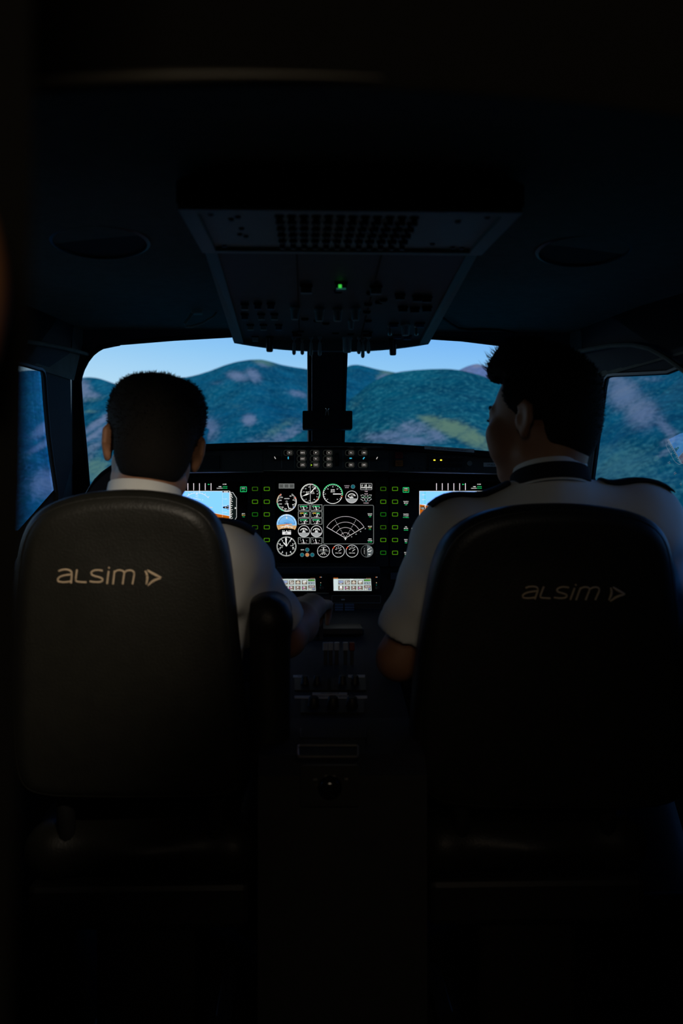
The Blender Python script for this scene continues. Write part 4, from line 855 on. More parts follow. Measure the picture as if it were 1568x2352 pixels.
def hang_toggle(px, py, h, mt=None, base=True):
    c = fo(px, py) + [0, 0, .005]; m = MB(); m.lathe(c, (0, 0, -1), [(0, .0052), (.004, .0052), (.005, .0034), (.007, .0034)], 12); k = m.build('toggle_switch', MT['metal'], ov, smooth=True)
    m = MB(); m.lathe(c, (0, 0.05, -1), [(.006, .0016), (h * .35, .0018)], 10); m.build('shaft', MT['metal'], k)
    m = MB(); m.lathe(c + np.array([0, .05, -1]) * h * .33, (0, 0.05, -1), [(0, .0034), (h * .3, .0040), (h * .58, .0044), (h * .66, .0034), (h * .7, .001)], 12); m.build('tip', mt or MT['tan'], k, smooth=True)
def hang_key(px, py, w=.013, d=.012, h=.012, mt=None, lit=None):
    c = fo(px, py) + [0, 0, .006]; m = MB(); m.box((c[0] - w / 2 - .0015, c[1] - d / 2 - .0015, c[2] - .004), (c[0] + w / 2 + .0015, c[1] + d / 2 + .0015, c[2]), ch=.0006); k = m.build('switch_key', MT['black'], ov)
    m = MB(); m.box((c[0] - w / 2, c[1] - d / 2, c[2] - h), (c[0] + w / 2, c[1] + d / 2, c[2] - .003), ch=.0010); m.build('cap', mt or MT['overhead_dark'], k)
    if lit:
        m = MB(); v = c + [-w * .1, -d / 2 - .0003, -h * .55]; m.box(v - [w * .14, .0003, h * .2], v + [w * .14, .0003, h * .25]); m.build('lit_arrow', lit, k)
        m = MB(); m.box((c[0] - w * .42, c[1] - d / 2 - .0004, c[2] - h * .95), (c[0] + w * .42, c[1] - d / 2, c[2] - h * .72)); m.build('lit_legend', emis('legend_teal', s2l((24, 66, 60))), k)
GLS = emis('lamp_green', s2l((60, 205, 70)))
PALE = mat('pale_key', (0.20, 0.21, 0.21), 0.4, 0.4)
hang_key(703, 664, .020, .014, .014, PALE); hang_key(783, 658, .020, .014, .014, MT['blue_dark'], GLS); hang_key(863, 666, .020, .014, .014, MT['overhead'])
for px, py in ((677, 712), (733, 716), (775, 716), (816, 714)): hang_knob(px, py, .0088, .024, MT['tan'])
hang_knob(806, 742, .006, .018, MT['tan'])
for px, py in ((562, 705), (592, 704), (622, 704), (562, 728), (600, 728), (630, 728), (575, 752), (605, 752), (640, 752), (586, 778)): hang_key(px, py, mt=MT['overhead'] if (px + py) % 3 else MT['blue_dark'])
for px, py in ((700, 672), (776, 676), (850, 680), (880, 695), (845, 705), (842, 722), (845, 742), (870, 700), (700, 738), (728, 742), (690, 766), (840, 766), (770, 770), (748, 748), (805, 772)): hang_key(px, py, .012, .010, .006)
for px, py in ((918, 684), (958, 688), (980, 690), (925, 712), (952, 714), (980, 712), (904, 748), (964, 748), (912, 774), (935, 776)): hang_key(px, py, .017, .012, .010, MT['blue_dark'] if py > 740 else MT['black'])  # blue-grey overhead caps imitate blue light reflected on the keys
hang_key(682, 768, .020, .012, .012, MT['red_dark']); hang_key(843, 768, .020, .012, .012, MT['red_dark'])
for px, py, h in ((675, 779, .039), (694, 781, .037), (714, 778, .042), (734, 778, .042), (824, 778, .038), (833, 782, .043), (846, 777, .038)): hang_toggle(px, py, h)
hang_knob(797, 780, .0105, .034, MT['tan']); hang_knob(619, 778, .0085, .034, MT['black']); hang_knob(902, 782, .0085, .038, MT['black']); hang_knob(931, 750, .0095, .024, MT['tan'])
hang_toggle(895, 752, .022, MT['metal']); hang_toggle(956, 752, .022, MT['metal'])

# ---------------------------------------------------------------- things on the headliner
def ceil_at(px, py):
    lo = 0.7; 
    Y = 1.6
    for _ in range(30):
        p = at(px, py, Y); Y += (ceil_z(Y) + 0.010 - p[2]) * 2.0 * (1 if py < 1176 else -1)
        Y = min(max(Y, .6), 2.9)
    return at(px, py, Y)
for px, py, lab, rot in ((230, 553, 'dark oval recessed speaker in the left part of the headliner', 0.25), (1340, 573, 'dark oval recessed speaker in the right part of the headliner', -0.25)):
    c = ceil_at(px, py); t = thing('ceiling_speaker', c, lab, 'speaker')
    m = MB(); n_ = 36; a_, b_ = .078, .105
    ell = lambda s_, z: [(c[0] + s_ * a_ * math.cos(2 * math.pi * k / n_) * math.cos(rot) - s_ * b_ * math.sin(2 * math.pi * k / n_) * math.sin(rot), c[1] + s_ * a_ * math.cos(2 * math.pi * k / n_) * math.sin(rot) + s_ * b_ * math.sin(2 * math.pi * k / n_) * math.cos(rot), c[2] + z) for k in range(n_)]
    grid_mesh(m, [ell(1.04, .004), ell(1.04, -.003), ell(.97, -.005), ell(.95, .001)], closed=True); m.build('rim', MT['frame'], t, smooth=True)
    m = MB(); m.add(ell(.97, -.0015), [tuple(range(n_))]); m.build('mesh_cover', MT['ink'], t)
for sgn, pts in ((-1, ((90, 722), (165, 748), (230, 768), (272, 786))), (1, ((1568, 703), (1480, 728), (1400, 748), (1330, 762), (1272, 772)))):
    m = MB(); P = [ceil_at(x, y) - [0, 0, .004] for x, y in pts]; m.tube(P, .0045, 8); t = m.build('seam_rail', MT['ink'], smooth=True); tag(t, 'black rubber seam along the %s edge of the headliner' % ('left' if sgn < 0 else 'right'), 'seam')
for px, py, lab in ((166, 735, 'left headliner, behind the other screw there'), (231, 752, 'left headliner, nearest the windshield'), (1286, 766, 'right headliner, nearest the cable end'), (1361, 744, 'right headliner, middle of three'), (1456, 718, 'right headliner, farthest from the windshield')):
    c = ceil_at(px, py); t = thing('screw', c, 'metal screw in the ' + lab, 'screw', 'screws along the headliner seams'); m = MB(); m.lathe(c + [0, 0, .004], (0, 0, -1), [(0, .006), (.007, .006), (.010, .0035), (.011, .001)], 12); m.build('head', MT['metal'], t, smooth=True)
hk = thing('grab_hook', ceil_at(452, 720), 'curved metal grab hook on the headliner left of the overhead panel', 'hook')
p0 = ceil_at(452, 712); m = MB(); m.box(p0 - [.013, .012, .010], p0 + [.013, .012, .006], ch=.003); m.build('mount', MT['overhead'], hk)
m = MB(); m.tube([at(x, y, p0[1] + d) for x, y, d in ((444, 716, -.005), (434, 730, -.01), (424, 744, -.012), (427, 750, -.01), (440, 750, .0), (465, 742, .01), (490, 727, .02), (505, 708, .03))], [.0035, .0038, .004, .0038, .0034, .003, .0028, .0025], 10); m.build('hook', MT['overhead'], hk, smooth=True)
m = MB(); P = [ceil_at(x, y) - [0, 0, .006] for x, y in ((1016, 724), (1034, 738), (1052, 748), (1080, 752), (1110, 751), (1150, 752.5), (1190, 759), (1230, 766), (1262, 771))]
m.tube(P, [.003] * 6 + [.004, .005, .005], 8); t = m.build('cable', MT['ink'], smooth=True); tag(t, 'thin black cable clipped along the headliner right of the overhead panel', 'cable')
# moulded bow over the right window
m = MB(); m.tube([rp(x, y, P0R - NR * .012, NR) for x, y in ((1310, 812), (1350, 803), (1400, 794), (1450, 792), (1490, 800), (1530, 822), (1568, 850), (1610, 885))], .006, 8); t = m.build('trim_20', MT['liner'], smooth=True); tag(t, kind='structure')
m = MB(); m.tube([rp(x, y, P0L - NL * .012, NL) for x, y in ((60, 784), (100, 790), (150, 800), (204, 814))], .005, 8); t = m.build('trim_21', MT['liner'], smooth=True); tag(t, kind='structure')

# ---------------------------------------------------------------- pedestal
pd = thing('centre_pedestal', (0, 2.1, 0), 'black centre pedestal between the two seats running up to the panel', 'console')
HWp = 0.135
prof = [(2.645, 0.0), (2.645, 0.905), (2.60, 0.905), (2.555, 0.80), (2.40, 0.765), (1.86, 0.665), (1.62, 0.655), (1.585, 0.63), (1.575, 0.0)]
m = MB(); m.prism([(-HWp, y, z) for y, z in prof], (2 * HWp, 0, 0)); m.build('body', MT['shell'], pd)
PP = np.array([0, 2.40, 0.765]); NP = np.array([0, -(0.765 - 0.665) / (2.40 - 1.86), 1.0]); NP /= np.linalg.norm(NP)
fp = lambda px, py: rp(px, py, PP, NP)
def on_ped(name, x0, y0, x1, y1, h, mt, par=pd, ch=0):
    a, b, c, d = fp(x0, y1), fp(x1, y1), fp(x1, y0), fp(x0, y0); m = MB(); m.prism([a, b, c, d], NP * h); return m.build(name, mt, par)
PF = 2.553
ff = lambda x, y: at(x, y, PF)
# sloping upper front: tray outline, label, blue and red key blocks
def on_front(name, x0, y0, x1, y1, d, mt, par=pd):
    m = MB(); m.prism([at(a, b, 2.55) for a, b in rrect(x0, x1, y0, y1, .8, 2)], (0, -d, 0)); return m.build(name, mt, par)
m = MB(); m.prism([at(a, b, 2.556) for a, b in ((636, 1366), (880, 1366), (884, 1445), (632, 1445))], (0, .03, 0)); m.build('upper_face', MT['black'], pd)
m = MB(); L = [at(a, b, 2.548) for a, b in rrect(762, 873.5, 1368, 1385, 1, 3)]; m.tube(L + [L[0]], .0006, 5); m.build('card_slot', MT['seam'], pd)
on_front('name_strip', 783.5, 1375.5, 791.5, 1378.6, .002, MT['label'])
for x0, x1 in ((769, 787.5), (791.5, 813)):
    for k in range(4): on_front('blue_key', x0, 1386.5 + 6 * k, x1, 1391 + 6 * k, .004, MT['blue_dark'])
on_front('red_key', 812, 1415, 836, 1432, .004, MT['red_dark']); on_front('red_key', 842, 1413, 865, 1434, .005, MT['red_dark']); on_front('white_key', 746, 1416, 753, 1428, .004, PALE)
# levers
for i, (x, mt) in enumerate(((747, PALE), (759, PALE), (773, PALE), (793, PALE), (808, MT['red_dark']))):
    c = fp(x, 1526); m = MB(); m.box(c + [-.004, -.004, -.005], c + [.004, .004, .035], ch=.001); lv = m.build('lever', MT['black'], pd)
    m = MB(); m.box(c + [-.006, -.006, .030], c + [.006, .006, .048], ch=.002); m.build('lever_knob', mt, lv)
m = MB(); a = fp(752, 1450); m.box(a + [-.075, -.05, -.004], a + [.085, .075, .012], ch=.004); m.build('throttle_base', MT['black'], pd)
for x, mt in ((722, MT['black']), (737, MT['black'])):
    c = fp(x, 1470); m = MB(); m.box(c + [-.005, -.005, 0], c + [.005, .005, .095], ch=.001); lv = m.build('throttle_lever', MT['black'], pd); m = MB(); m.cyl(c + [-.018, 0, .098], c + [.018, 0, .098], .012, n=16); m.build('throttle_grip', MT['black'], lv, smooth=True)
for x0, y0, x1, y1, t in ((673, 1551.6, 703, 1556.6, 'FLAPS'), (799, 1551, 838, 1556.4, 'TRIM'), (717, 1591.6, 797, 1596.8, 'PARKING BRAKE ON OFF'), (676, 1599, 843, 1604.6, 'ENGINE CONTROLS LOCK  CHECK BEFORE FLIGHT')):
    o = on_ped('label_strip', x0, y0, x1, y1, .0012, MT['label']); m = MB(); solid_text(m, t, fp, (x0 + x1) / 2, (y0 + y1) / 2, (y1 - y0) * .5, 0, NP * .0015); m.build('lettering', MT['ink'], o)
for y0, y1, x0, x1 in ((1560, 1588, 676, 752), (1560, 1588, 760, 840), (1608, 1640, 690, 836)): on_ped('equipment_plate', x0, y0, x1, y1, .003, MT['black'])
for x, y, r in ((700, 1574, .008), (728, 1574, .008), (786, 1574, .008), (815, 1574, .008), (720, 1624, .011), (764, 1624, .011), (808, 1624, .011)):
    m = MB(); m.lathe(fp(x, y) + NP * .003, NP, [(0, r * 1.1), (.003, r * 1.1), (.004, r), (.016, r * .88), (.018, r * .7)], 16); m.build('knob', MT['black'], pd, smooth=True)
ft = lambda x, y: rp(x, y, (0, 1.74, .66), (0, 0.042, 1))
for y0, y1, x0, x1 in ((1660, 1700, 690, 840), (1716, 1742, 684, 822)):
    m = MB(); L = [ft(a, b) + [0, 0, .003] for a, b in rrect(x0, x1, y0, y1, 3, 3)]; m.tube(L + [L[0]], .0016, 6); m.build('plate_edge', MT['metal'] if y0 > 1700 else MT['black'], pd)
m = MB(); m.prism([at(a, b, 1.573) for a, b in rrect(690, 824, 1756, 1850, 6, 4)], (0, -.006, 0)); fpn = m.build('front_plate', MT['black'], pd)
m = MB(); m.lathe(at(757, 1808, 1.567), (0, -1, 0), [(0, .019), (.004, .019), (.006, .016), (.016, .014), (.018, .011)], 24); m.build('selector_knob', MT['gloss'], pd, smooth=True)
m = MB(); solid_text(m, 'SEL TRIM', lambda x, y: at(x, y, 1.5665), 757, 1783, 4.5); solid_text(m, 'LO', lambda x, y: at(x, y, 1.5665), 724, 1790, 4.5); solid_text(m, 'HI', lambda x, y: at(x, y, 1.5665), 795, 1789, 4.5); m.build('lettering', MT['label'], pd)
for x, y in ((726, 1802), (749.5, 1804.5), (738, 1804)):
    m = MB(); m.lathe(at(x, y, 1.567), (0, -1, 0), [(0, .0012), (.0015, .0012), (.002, .0006)], 8); m.build('pin_light', MT['metal'], pd)
# touch radios
YT = 2.540
fT = lambda x, y, d=0.0: at(x, y, YT) + np.array([0, -d, 0])
BRN = (104, 88, 74); PAL = (186, 200, 198)
def touch(x0, label):
    t = thing('touch_radio', at(x0 + 52, 1342, YT), label, 'radio')
    m = MB(); m.prism([fT(a, b) for a, b in rrect(x0 - 6, x0 + 113, 1318, 1364, 3, 3)], (0, .06, 0)); m.build('bezel', MT['gloss'], t)
    m = MB(); m.prism([fT(a, b, .0006) for a, b in rrect(x0 - 1, x0 + 90, 1325.6, 1358, .6, 2)], (0, .002, 0)); m.build('screen', MT['screen'], t)
    g = Gfx(lambda x, y: fT(x + x0 - 765, y, .0007), ND)
    g.poly([(765.3, 1329.4), (851.5, 1329.4), (853, 1357), (765.8, 1357)], PAL); g.poly([(765.8, 1329.8), (775.5, 1329.8), (775.8, 1356.4), (766.2, 1356.4)], (206, 222, 222), 2)
    g.rect(765.3, 1327.2, 776, 1328.4, (225, 120, 50)); g.rect(803.5, 1329.6, 811, 1331.4, (240, 246, 250), 2)
    for x in (842, 846, 849.5): g.rect(x - 1.2, 1327.4, x + 1.2, 1328.3, (140, 90, 50))
    for x in (796, 805, 822, 829): g.rect(x - 1, 1327.4, x + 1, 1328.2, (46, 56, 58))
    for k, x in enumerate((782.7, 797.3, 812.1, 827)):
        for j, y in enumerate((1337.7, 1350.3)):
            g.rect(x - 5.8, y - 4.6, x + 5.8, y + 4.6, BRN, 2); g.rect(x - 3, y + 2.2, x + 3, y + 3.6, (206, 200, 196), 3)
            if (k, j) == (0, 0): g.disc(x - 2.2, y - 1, 3.2, (140, 156, 196), 3); g.disc(x + 2.4, y - 1.4, 2.8, (150, 166, 200), 3)
            elif (k, j) == (1, 0): g.rect(x - 4, y - 3.6, x - .6, y - 1.6, W, 3); g.rect(x - 4, y, x, y + 1.4, W, 3); g.arc(x + 2.8, y + .6, 1.7, 0, 360, .9, W, 3); g.rect(x + 1, y - 3, x + 2, y - 2, W, 3)
            elif (k, j) == (2, 0): g.poly([(x - 5, y + 1), (x, y - 3.6), (x + 5, y + 1)], (222, 214, 196), 3)
            elif (k, j) == (3, 0): g.disc(x - 1.6, y - 1.2, 2.6, (216, 220, 216), 3); g.disc(x + 2, y - 2, 2.4, (216, 220, 216), 3); g.rect(x + .2, y, x + 1.2, y + 1.6, YEL, 4)
            elif (k, j) == (0, 1): g.disc(x, y - 2, 3.0, (246, 240, 240), 3); g.rect(x - 4, y + .4, x + 4, y + 1.4, W, 3)
            else:
                g.line(x - 3, y - 3.4, x + 1, y - .4, 1.1, W, 3); g.line(x + 1, y - 3.4, x - 2, y - .4, 1.1, W, 3); g.line(x - 4.6, y + 1, x + 3.6, y - 1.6, .9, (206, 180, 190), 3)
                if k in (1, 3): g.disc(x - 4 + (k == 3), y + .2, 1.3, (210, 60, 190), 4)
    g.rect(835.2, 1330.4, 850.4, 1335, (50, 64, 40), 2); g.text('129.505' if x0 > 700 else '119.505', 842.8, 1332.8, 3.0, (120, 230, 90), 3)
    g.rect(835.4, 1337.2, 850.6, 1342, (40, 60, 80), 2); g.text('118.700' if x0 > 700 else '118.200', 843, 1339.7, 3.2, (225, 240, 250), 3)
    g.rect(835.6, 1344.4, 851.2, 1350, BRN, 2); g.text('00:00', 843.6, 1347.3, 3.4, (240, 224, 244), 3)
    g.rect(836, 1350.4, 843.4, 1355.6, (140, 136, 128), 2); g.poly([(836.8, 1354.6), (839.6, 1351), (842.6, 1354.6)], (215, 220, 214), 3); g.rect(845, 1350.4, 851.4, 1355.6, (92, 82, 76), 2); g.disc(848.2, 1352.6, 1.6, (130, 150, 210), 3)
    g.build('touch_picture', t)
    m = MB(); m.lathe(fT(x0 + 101.5, 1350), (0, -1, 0), [(0, .0058), (.008, .0056), (.010, .0045), (.010, .0036), (.019, .0032), (.020, .0024)], 18); m.build('tuning_knob', MT['black'], t, smooth=True)
    g = Gfx(lambda x, y: fT(x + x0 - 765, y, .0007), ND); g.rect(862, 1325, 864.4, 1326.4, (210, 110, 50)); g.rect(864.4, 1325, 866.4, 1326.4, (150, 170, 190)); g.disc(864.2, 1338.4, .8, (250, 210, 170)); g.rect(863.3, 1341.5, 864.6, 1347, (16, 74, 68)); g.build('status_marks', t)
touch(637, 'left touch radio under the central display, pale icon screen behind a hand'); touch(765, 'right touch radio under the central display, pale icon screen in full view')
sp = thing('placard', at(905, 1322, 2.60), 'small grey placard on the panel right of the touch radios', 'sign')
m = MB(); m.prism([at(a, b, 2.655) for a, b in rrect(897, 930, 1315.5, 1331, .6, 2)], (0, .004, 0)); m.build('plate', mat('placard_grey', (0.12, 0.12, 0.115), .6), sp)
# ---------------------------------------------------------------- organic surfaces: signed distance fields + surface nets
class SDF:
    def __init__(s, lo, hi, h):
        s.lo = np.array(lo, float); s.h = h; s.n = np.ceil((np.array(hi) - s.lo) / h).astype(int) + 1; s.F = np.full(s.n, 0.5, np.float32)
    def block(s, lo, hi, pad):
        a = np.clip(np.floor((np.array(lo) - pad - s.lo) / s.h).astype(int), 0, s.n - 1); b = np.clip(np.ceil((np.array(hi) + pad - s.lo) / s.h).astype(int) + 1, 1, s.n)
        if np.any(b - a < 1): return None, None
        sl = tuple(slice(a[k], b[k]) for k in range(3))
        g = [(s.lo[k] + s.h * np.arange(a[k], b[k])).astype(np.float32) for k in range(3)]
        return sl, np.stack(np.meshgrid(*g, indexing='ij'), -1)
    def op(s, d, sl, k, mode):
        f = s.F[sl]
        if mode == 'sub': f2 = np.maximum(f, -d) if k <= 0 else -smin(-f, d, k)
        else: f2 = np.minimum(f, d) if k <= 0 else smin(f, d, k)
        s.F[sl] = f2
    def cap(s, a, b, ra, rb=None, k=0.02, mode='add', flat=None):
        """rounded cone; flat = (axis, factor) squashes it across an axis"""
        rb = ra if rb is None else rb; a = np.array(a, np.float32); b = np.array(b, np.float32)
        R = max(ra, rb); sl, P = s.block(np.minimum(a, b) - R, np.maximum(a, b) + R, 3 * s.h + k)
        if sl is None: return
        ba = b - a; L2 = float(ba @ ba) + 1e-12; t = np.clip(((P - a) @ ba) / L2, 0, 1); q = P - a - t[..., None] * ba
        if flat is not None:
            u = np.array(flat[0], np.float32); q = q + (q @ u)[..., None] * u * (1 / flat[1] - 1)
        d = np.sqrt((q * q).sum(-1)) - (ra + (rb - ra) * t)
        s.op(d, sl, k, mode)
    def ell(s, c, r, k=0.02, mode='add', R=None):
        c = np.array(c, np.float32); r = np.array(r, np.float32); mx = float(r.max())
        sl, P = s.block(c - mx, c + mx, 3 * s.h + k)
        if sl is None: return
        q = P - c
        if R is not None: q = q @ np.array(R, np.float32)
        k0 = np.sqrt(((q / r) ** 2).sum(-1)); k1 = np.sqrt(((q / (r * r)) ** 2).sum(-1)) + 1e-9
        s.op(k0 * (k0 - 1) / k1, sl, k, mode)
    def half(s, p, n, k=0.0):
        """cut away everything on the side n points to"""
        sl, P = s.block(s.lo, s.lo + s.h * s.n, 0); d = -((P - np.array(p, np.float32)) @ np.array(n, np.float32)); s.F = np.maximum(s.F, -d)
    def mesh(s, name, mt, parent, smooth=1):
        F = s.F; F[0] = F[-1] = 1; F[:, 0] = F[:, -1] = 1; F[:, :, 0] = F[:, :, -1] = 1
        S = F < 0; A = np.zeros(np.array(F.shape) - 1, np.int8); C = [(i, j, k) for i in (0, 1) for j in (0, 1) for k in (0, 1)]
        cut = lambda X, c: X[c[0]:X.shape[0] - 1 + c[0], c[1]:X.shape[1] - 1 + c[1], c[2]:X.shape[2] - 1 + c[2]]
        for c in C: A += cut(S, c)
        idx = np.argwhere((A > 0) & (A < 8)); N = len(idx); im = np.full(A.shape, -1, np.int32); im[tuple(idx.T)] = np.arange(N)
        V8 = np.stack([F[idx[:, 0] + c[0], idx[:, 1] + c[1], idx[:, 2] + c[2]] for c in C], 1); acc = np.zeros((N, 3)); cnt = np.zeros(N)
        for i, a in enumerate(C):
            for j, b in enumerate(C):
                if j > i and sum(abs(x - y) for x, y in zip(a, b)) == 1:
                    va, vb = V8[:, i], V8[:, j]; m_ = (va < 0) != (vb < 0); t = np.where(m_, va / np.where(m_, va - vb, 1), 0)
                    acc += np.where(m_[:, None], np.array(a) + t[:, None] * (np.array(b) - np.array(a)), 0); cnt += m_
        V = s.lo + s.h * (idx + acc / cnt[:, None]); Q = []
        for axis in range(3):
            o = [0, 1, 2]; o.remove(axis); sl0 = [slice(None)] * 3; sl1 = [slice(None)] * 3; sl0[axis] = slice(0, -1); sl1[axis] = slice(1, None)
            E = np.argwhere(S[tuple(sl0)] != S[tuple(sl1)]); E = E[(E[:, o[0]] > 0) & (E[:, o[1]] > 0)]
            def cell(d0, d1):
                e = E.copy(); e[:, o[0]] -= d0; e[:, o[1]] -= d1; return im[tuple(e.T)]
            q = np.stack([cell(1, 1), cell(0, 1), cell(0, 0), cell(1, 0)], 1); ins = S[tuple(E.T)]
            if axis == 1: ins = ~ins
            q = np.where(ins[:, None], q, q[:, ::-1]); Q.append(q)
        Q = np.concatenate(Q); Q = Q[(Q >= 0).all(1)]
        for _ in range(smooth):
            a = np.zeros_like(V); n = np.zeros(N)
            for k in range(4):
                for l in (1, 3): np.add.at(a, Q[:, k], V[Q[:, (k + l) % 4]]); np.add.at(n, Q[:, k], 1)
            V = 0.5 * V + 0.5 * a / np.maximum(n, 1)[:, None]
        me = bpy.data.meshes.new(name); me.vertices.add(N); me.vertices.foreach_set('co', V.ravel())
        me.loops.add(len(Q) * 4); me.loops.foreach_set('vertex_index', Q.ravel().astype(np.int32)); me.polygons.add(len(Q))
        me.polygons.foreach_set('loop_start', np.arange(0, len(Q) * 4, 4, dtype=np.int32)); me.polygons.foreach_set('loop_total', np.full(len(Q), 4, np.int32)); me.update(calc_edges=True); me.validate()
        me.polygons.foreach_set('use_smooth', np.ones(len(me.polygons), bool)); me.materials.append(mt)
        o = bpy.data.objects.new(name, me); link(o, parent); return o, V
def smin(a, b, k):
    h = np.clip(0.5 + 0.5 * (b - a) / k, 0, 1); return b + (a - b) * h - k * h * (1 - h)
def rot_zyx(yaw, pitch, roll):
    """columns = right, forward, up of a head; yaw left +, pitch up +, roll to the right +"""
    y, p, r = map(math.radians, (yaw, pitch, roll))
    Rz = np.array([[math.cos(y), -math.sin(y), 0], [math.sin(y), math.cos(y), 0], [0, 0, 1]])
    Rx = np.array([[1, 0, 0], [0, math.cos(p), -math.sin(p)], [0, math.sin(p), math.cos(p)]])
    Ry = np.array([[math.cos(r), 0, math.sin(r)], [0, 1, 0], [-math.sin(r), 0, math.cos(r)]])
    return Rz @ Rx @ Ry

# ---------------------------------------------------------------- seats
def seat(sgn, out_px, label, y0=1.62, logo=None):
    X0 = 0.345 * sgn; t = thing('pilot_seat', (X0, 1.85, 0.0), label, 'seat')
    yb = lambda py: y0 + max(0.0, (py - 1150) / 700.0) * 0.07
    loop = np.array([at(x, y, yb(y)) for x, y in out_px]); cen = loop.mean(0)
    # resample the outline evenly and soften it
    L = np.vstack([loop, loop[:1]]); sl = np.r_[0, np.cumsum(np.linalg.norm(np.diff(L, axis=0), axis=1))]; u = np.linspace(0, sl[-1], 161)[:-1]
    loop = np.stack([np.interp(u, sl, L[:, k]) for k in range(3)], 1)
    for _ in range(6): loop = (np.roll(loop, 1, 0) + 2 * loop + np.roll(loop, -1, 0)) / 4
    tan = np.roll(loop, -1, 0) - np.roll(loop, 1, 0); nrm = np.stack([-tan[:, 2], 0 * tan[:, 0], tan[:, 0]], 1); nrm /= np.linalg.norm(nrm, axis=1)[:, None]
    if ((loop - cen) * nrm).sum() < 0: nrm = -nrm
    m = MB(); R = 0.034; rows = []
    rim = [(R * (1 - math.sin(a)), R * (1 - math.cos(a))) for a in np.radians(np.linspace(0, 90, 8))]
    T = 0.105
    back_in = [(0.75, -.010), (0.5, -.016), (0.25, -.018), (0.06, -.019)]
    for f_, dy in reversed(back_in): rows.append([cen + (p - cen) * f_ + [0, dy + 0.010 - (0 if True else 0), 0] for p in loop])
    for ins_, dy in rim: rows.append([p - n * ins_ + [0, dy + 0.0, 0] for p, n in zip(loop, nrm)])
    for ins_, dy in reversed(rim): rows.append([p - n * ins_ + [0, T - dy, 0] for p, n in zip(loop, nrm)])
    for f_ in (0.7, 0.4, 0.05): rows.append([cen + (p - cen) * f_ + [0, T - 0.012, 0] for p in loop])
    # shear so that the centre follows the recline too
    grid_mesh(m, [[tuple(p) for p in r] for r in rows], closed=True); n = len(loop); k0 = 0; kl = (len(rows) - 1) * n
    m.add([], [])
    m.f += [tuple(range(n))[::-1], tuple(range(kl, kl + n))]; m.mi += [0, 0]; m.c += [None, None]
    bo = m.build('backrest', MT['leather'], t, smooth=True); bo.data.polygons.foreach_set('use_smooth', [True] * len(bo.data.polygons))
    # piping along the rear edge
    m = MB(); pts = [p - nn * .013 + [0, 0.0095, 0] for p, nn in zip(loop, nrm)]; m.tube([tuple(p) for p in pts] + [tuple(pts[0])], .0028, 6); m.build('piping', MT['leather'], t, smooth=True)
    zb = loop[:, 2].min()
    s_ = SDF((X0 - .27, 1.66, .36), (X0 + .27, 2.26, .56), .008)
    s_.ell((X0, 1.95, .46), (.205, .235, .058), .02); s_.cap((X0 - .16, 1.78, .45), (X0 - .16, 2.12, .46), .048, k=.03); s_.cap((X0 + .16, 1.78, .45), (X0 + .16, 2.12, .46), .048, k=.03); s_.cap((X0 - .15, 2.15, .455), (X0 + .15, 2.15, .455), .045, k=.03); s_.cap((X0 - .15, 1.78, .455), (X0 + .15, 1.78, .455), .045, k=.03)
    s_.mesh('cushion', MT['leather'], t)
    m = MB(); m.box((X0 - .19, 1.72, .33), (X0 + .19, 2.16, .41), ch=.012); m.build('seat_pan', MT['black'], t)
    m = MB(); m.box((X0 - .09, 1.80, .03), (X0 + .09, 2.06, .35), ch=.01); m.build('pedestal_base', MT['black'], t)
    for dx in (-.12, .12):
        m = MB(); m.box((X0 + dx - .018, 1.60, .0), (X0 + dx + .018, 2.25, .03), ch=.004); m.build('floor_rail', MT['frame'], t)
    for dx in (-.13, .13):
        m = MB(); m.tube([(X0 + dx, 1.80, .36), (X0 + dx, 1.755, .46), (X0 + dx, 1.735, zb + .06)], .016, 10); m.build('recline_arm', MT['black'], t, smooth=True)
    return t, yb
Lo = [(300, 1122), (350, 1125), (400, 1133), (440, 1146), (472, 1162), (495, 1186), (512, 1225), (522, 1270), (533, 1360), (543, 1470), (555, 1580), (566, 1690), (573, 1770), (570, 1812), (545, 1838), (480, 1848), (300, 1850), (120, 1848), (55, 1838), (28, 1812), (20, 1770), (14, 1690), (12, 1580), (14, 1470), (20, 1360), (30, 1270), (42, 1222), (62, 1184), (92, 1160), (130, 1144), (180, 1131), (240, 1124)]
Ro = [(1280, 1154), (1350, 1156), (1410, 1163), (1460, 1172), (1505, 1188), (1535, 1212), (1553, 1250), (1562, 1300), (1572, 1400), (1582, 1500), (1592, 1620), (1600, 1740), (1602, 1800), (1590, 1838), (1545, 1862), (1450, 1872), (1290, 1874), (1120, 1872), (1010, 1862), (968, 1838), (952, 1800), (948, 1740), (952, 1620), (966, 1500), (982, 1400), (1000, 1300), (1016, 1250), (1040, 1218), (1075, 1192), (1120, 1174), (1170, 1162), (1225, 1156)]
sL, ybL = seat(-1, Lo, 'left black leather pilot seat with bright lettering across its back'); sR, ybR = seat(1, Ro, 'right black leather pilot seat with dim lettering across its back', 1.63)
def zz(pts): return [(120 + x / 5.6, 1280 + y / 5.6) for x, y in pts]
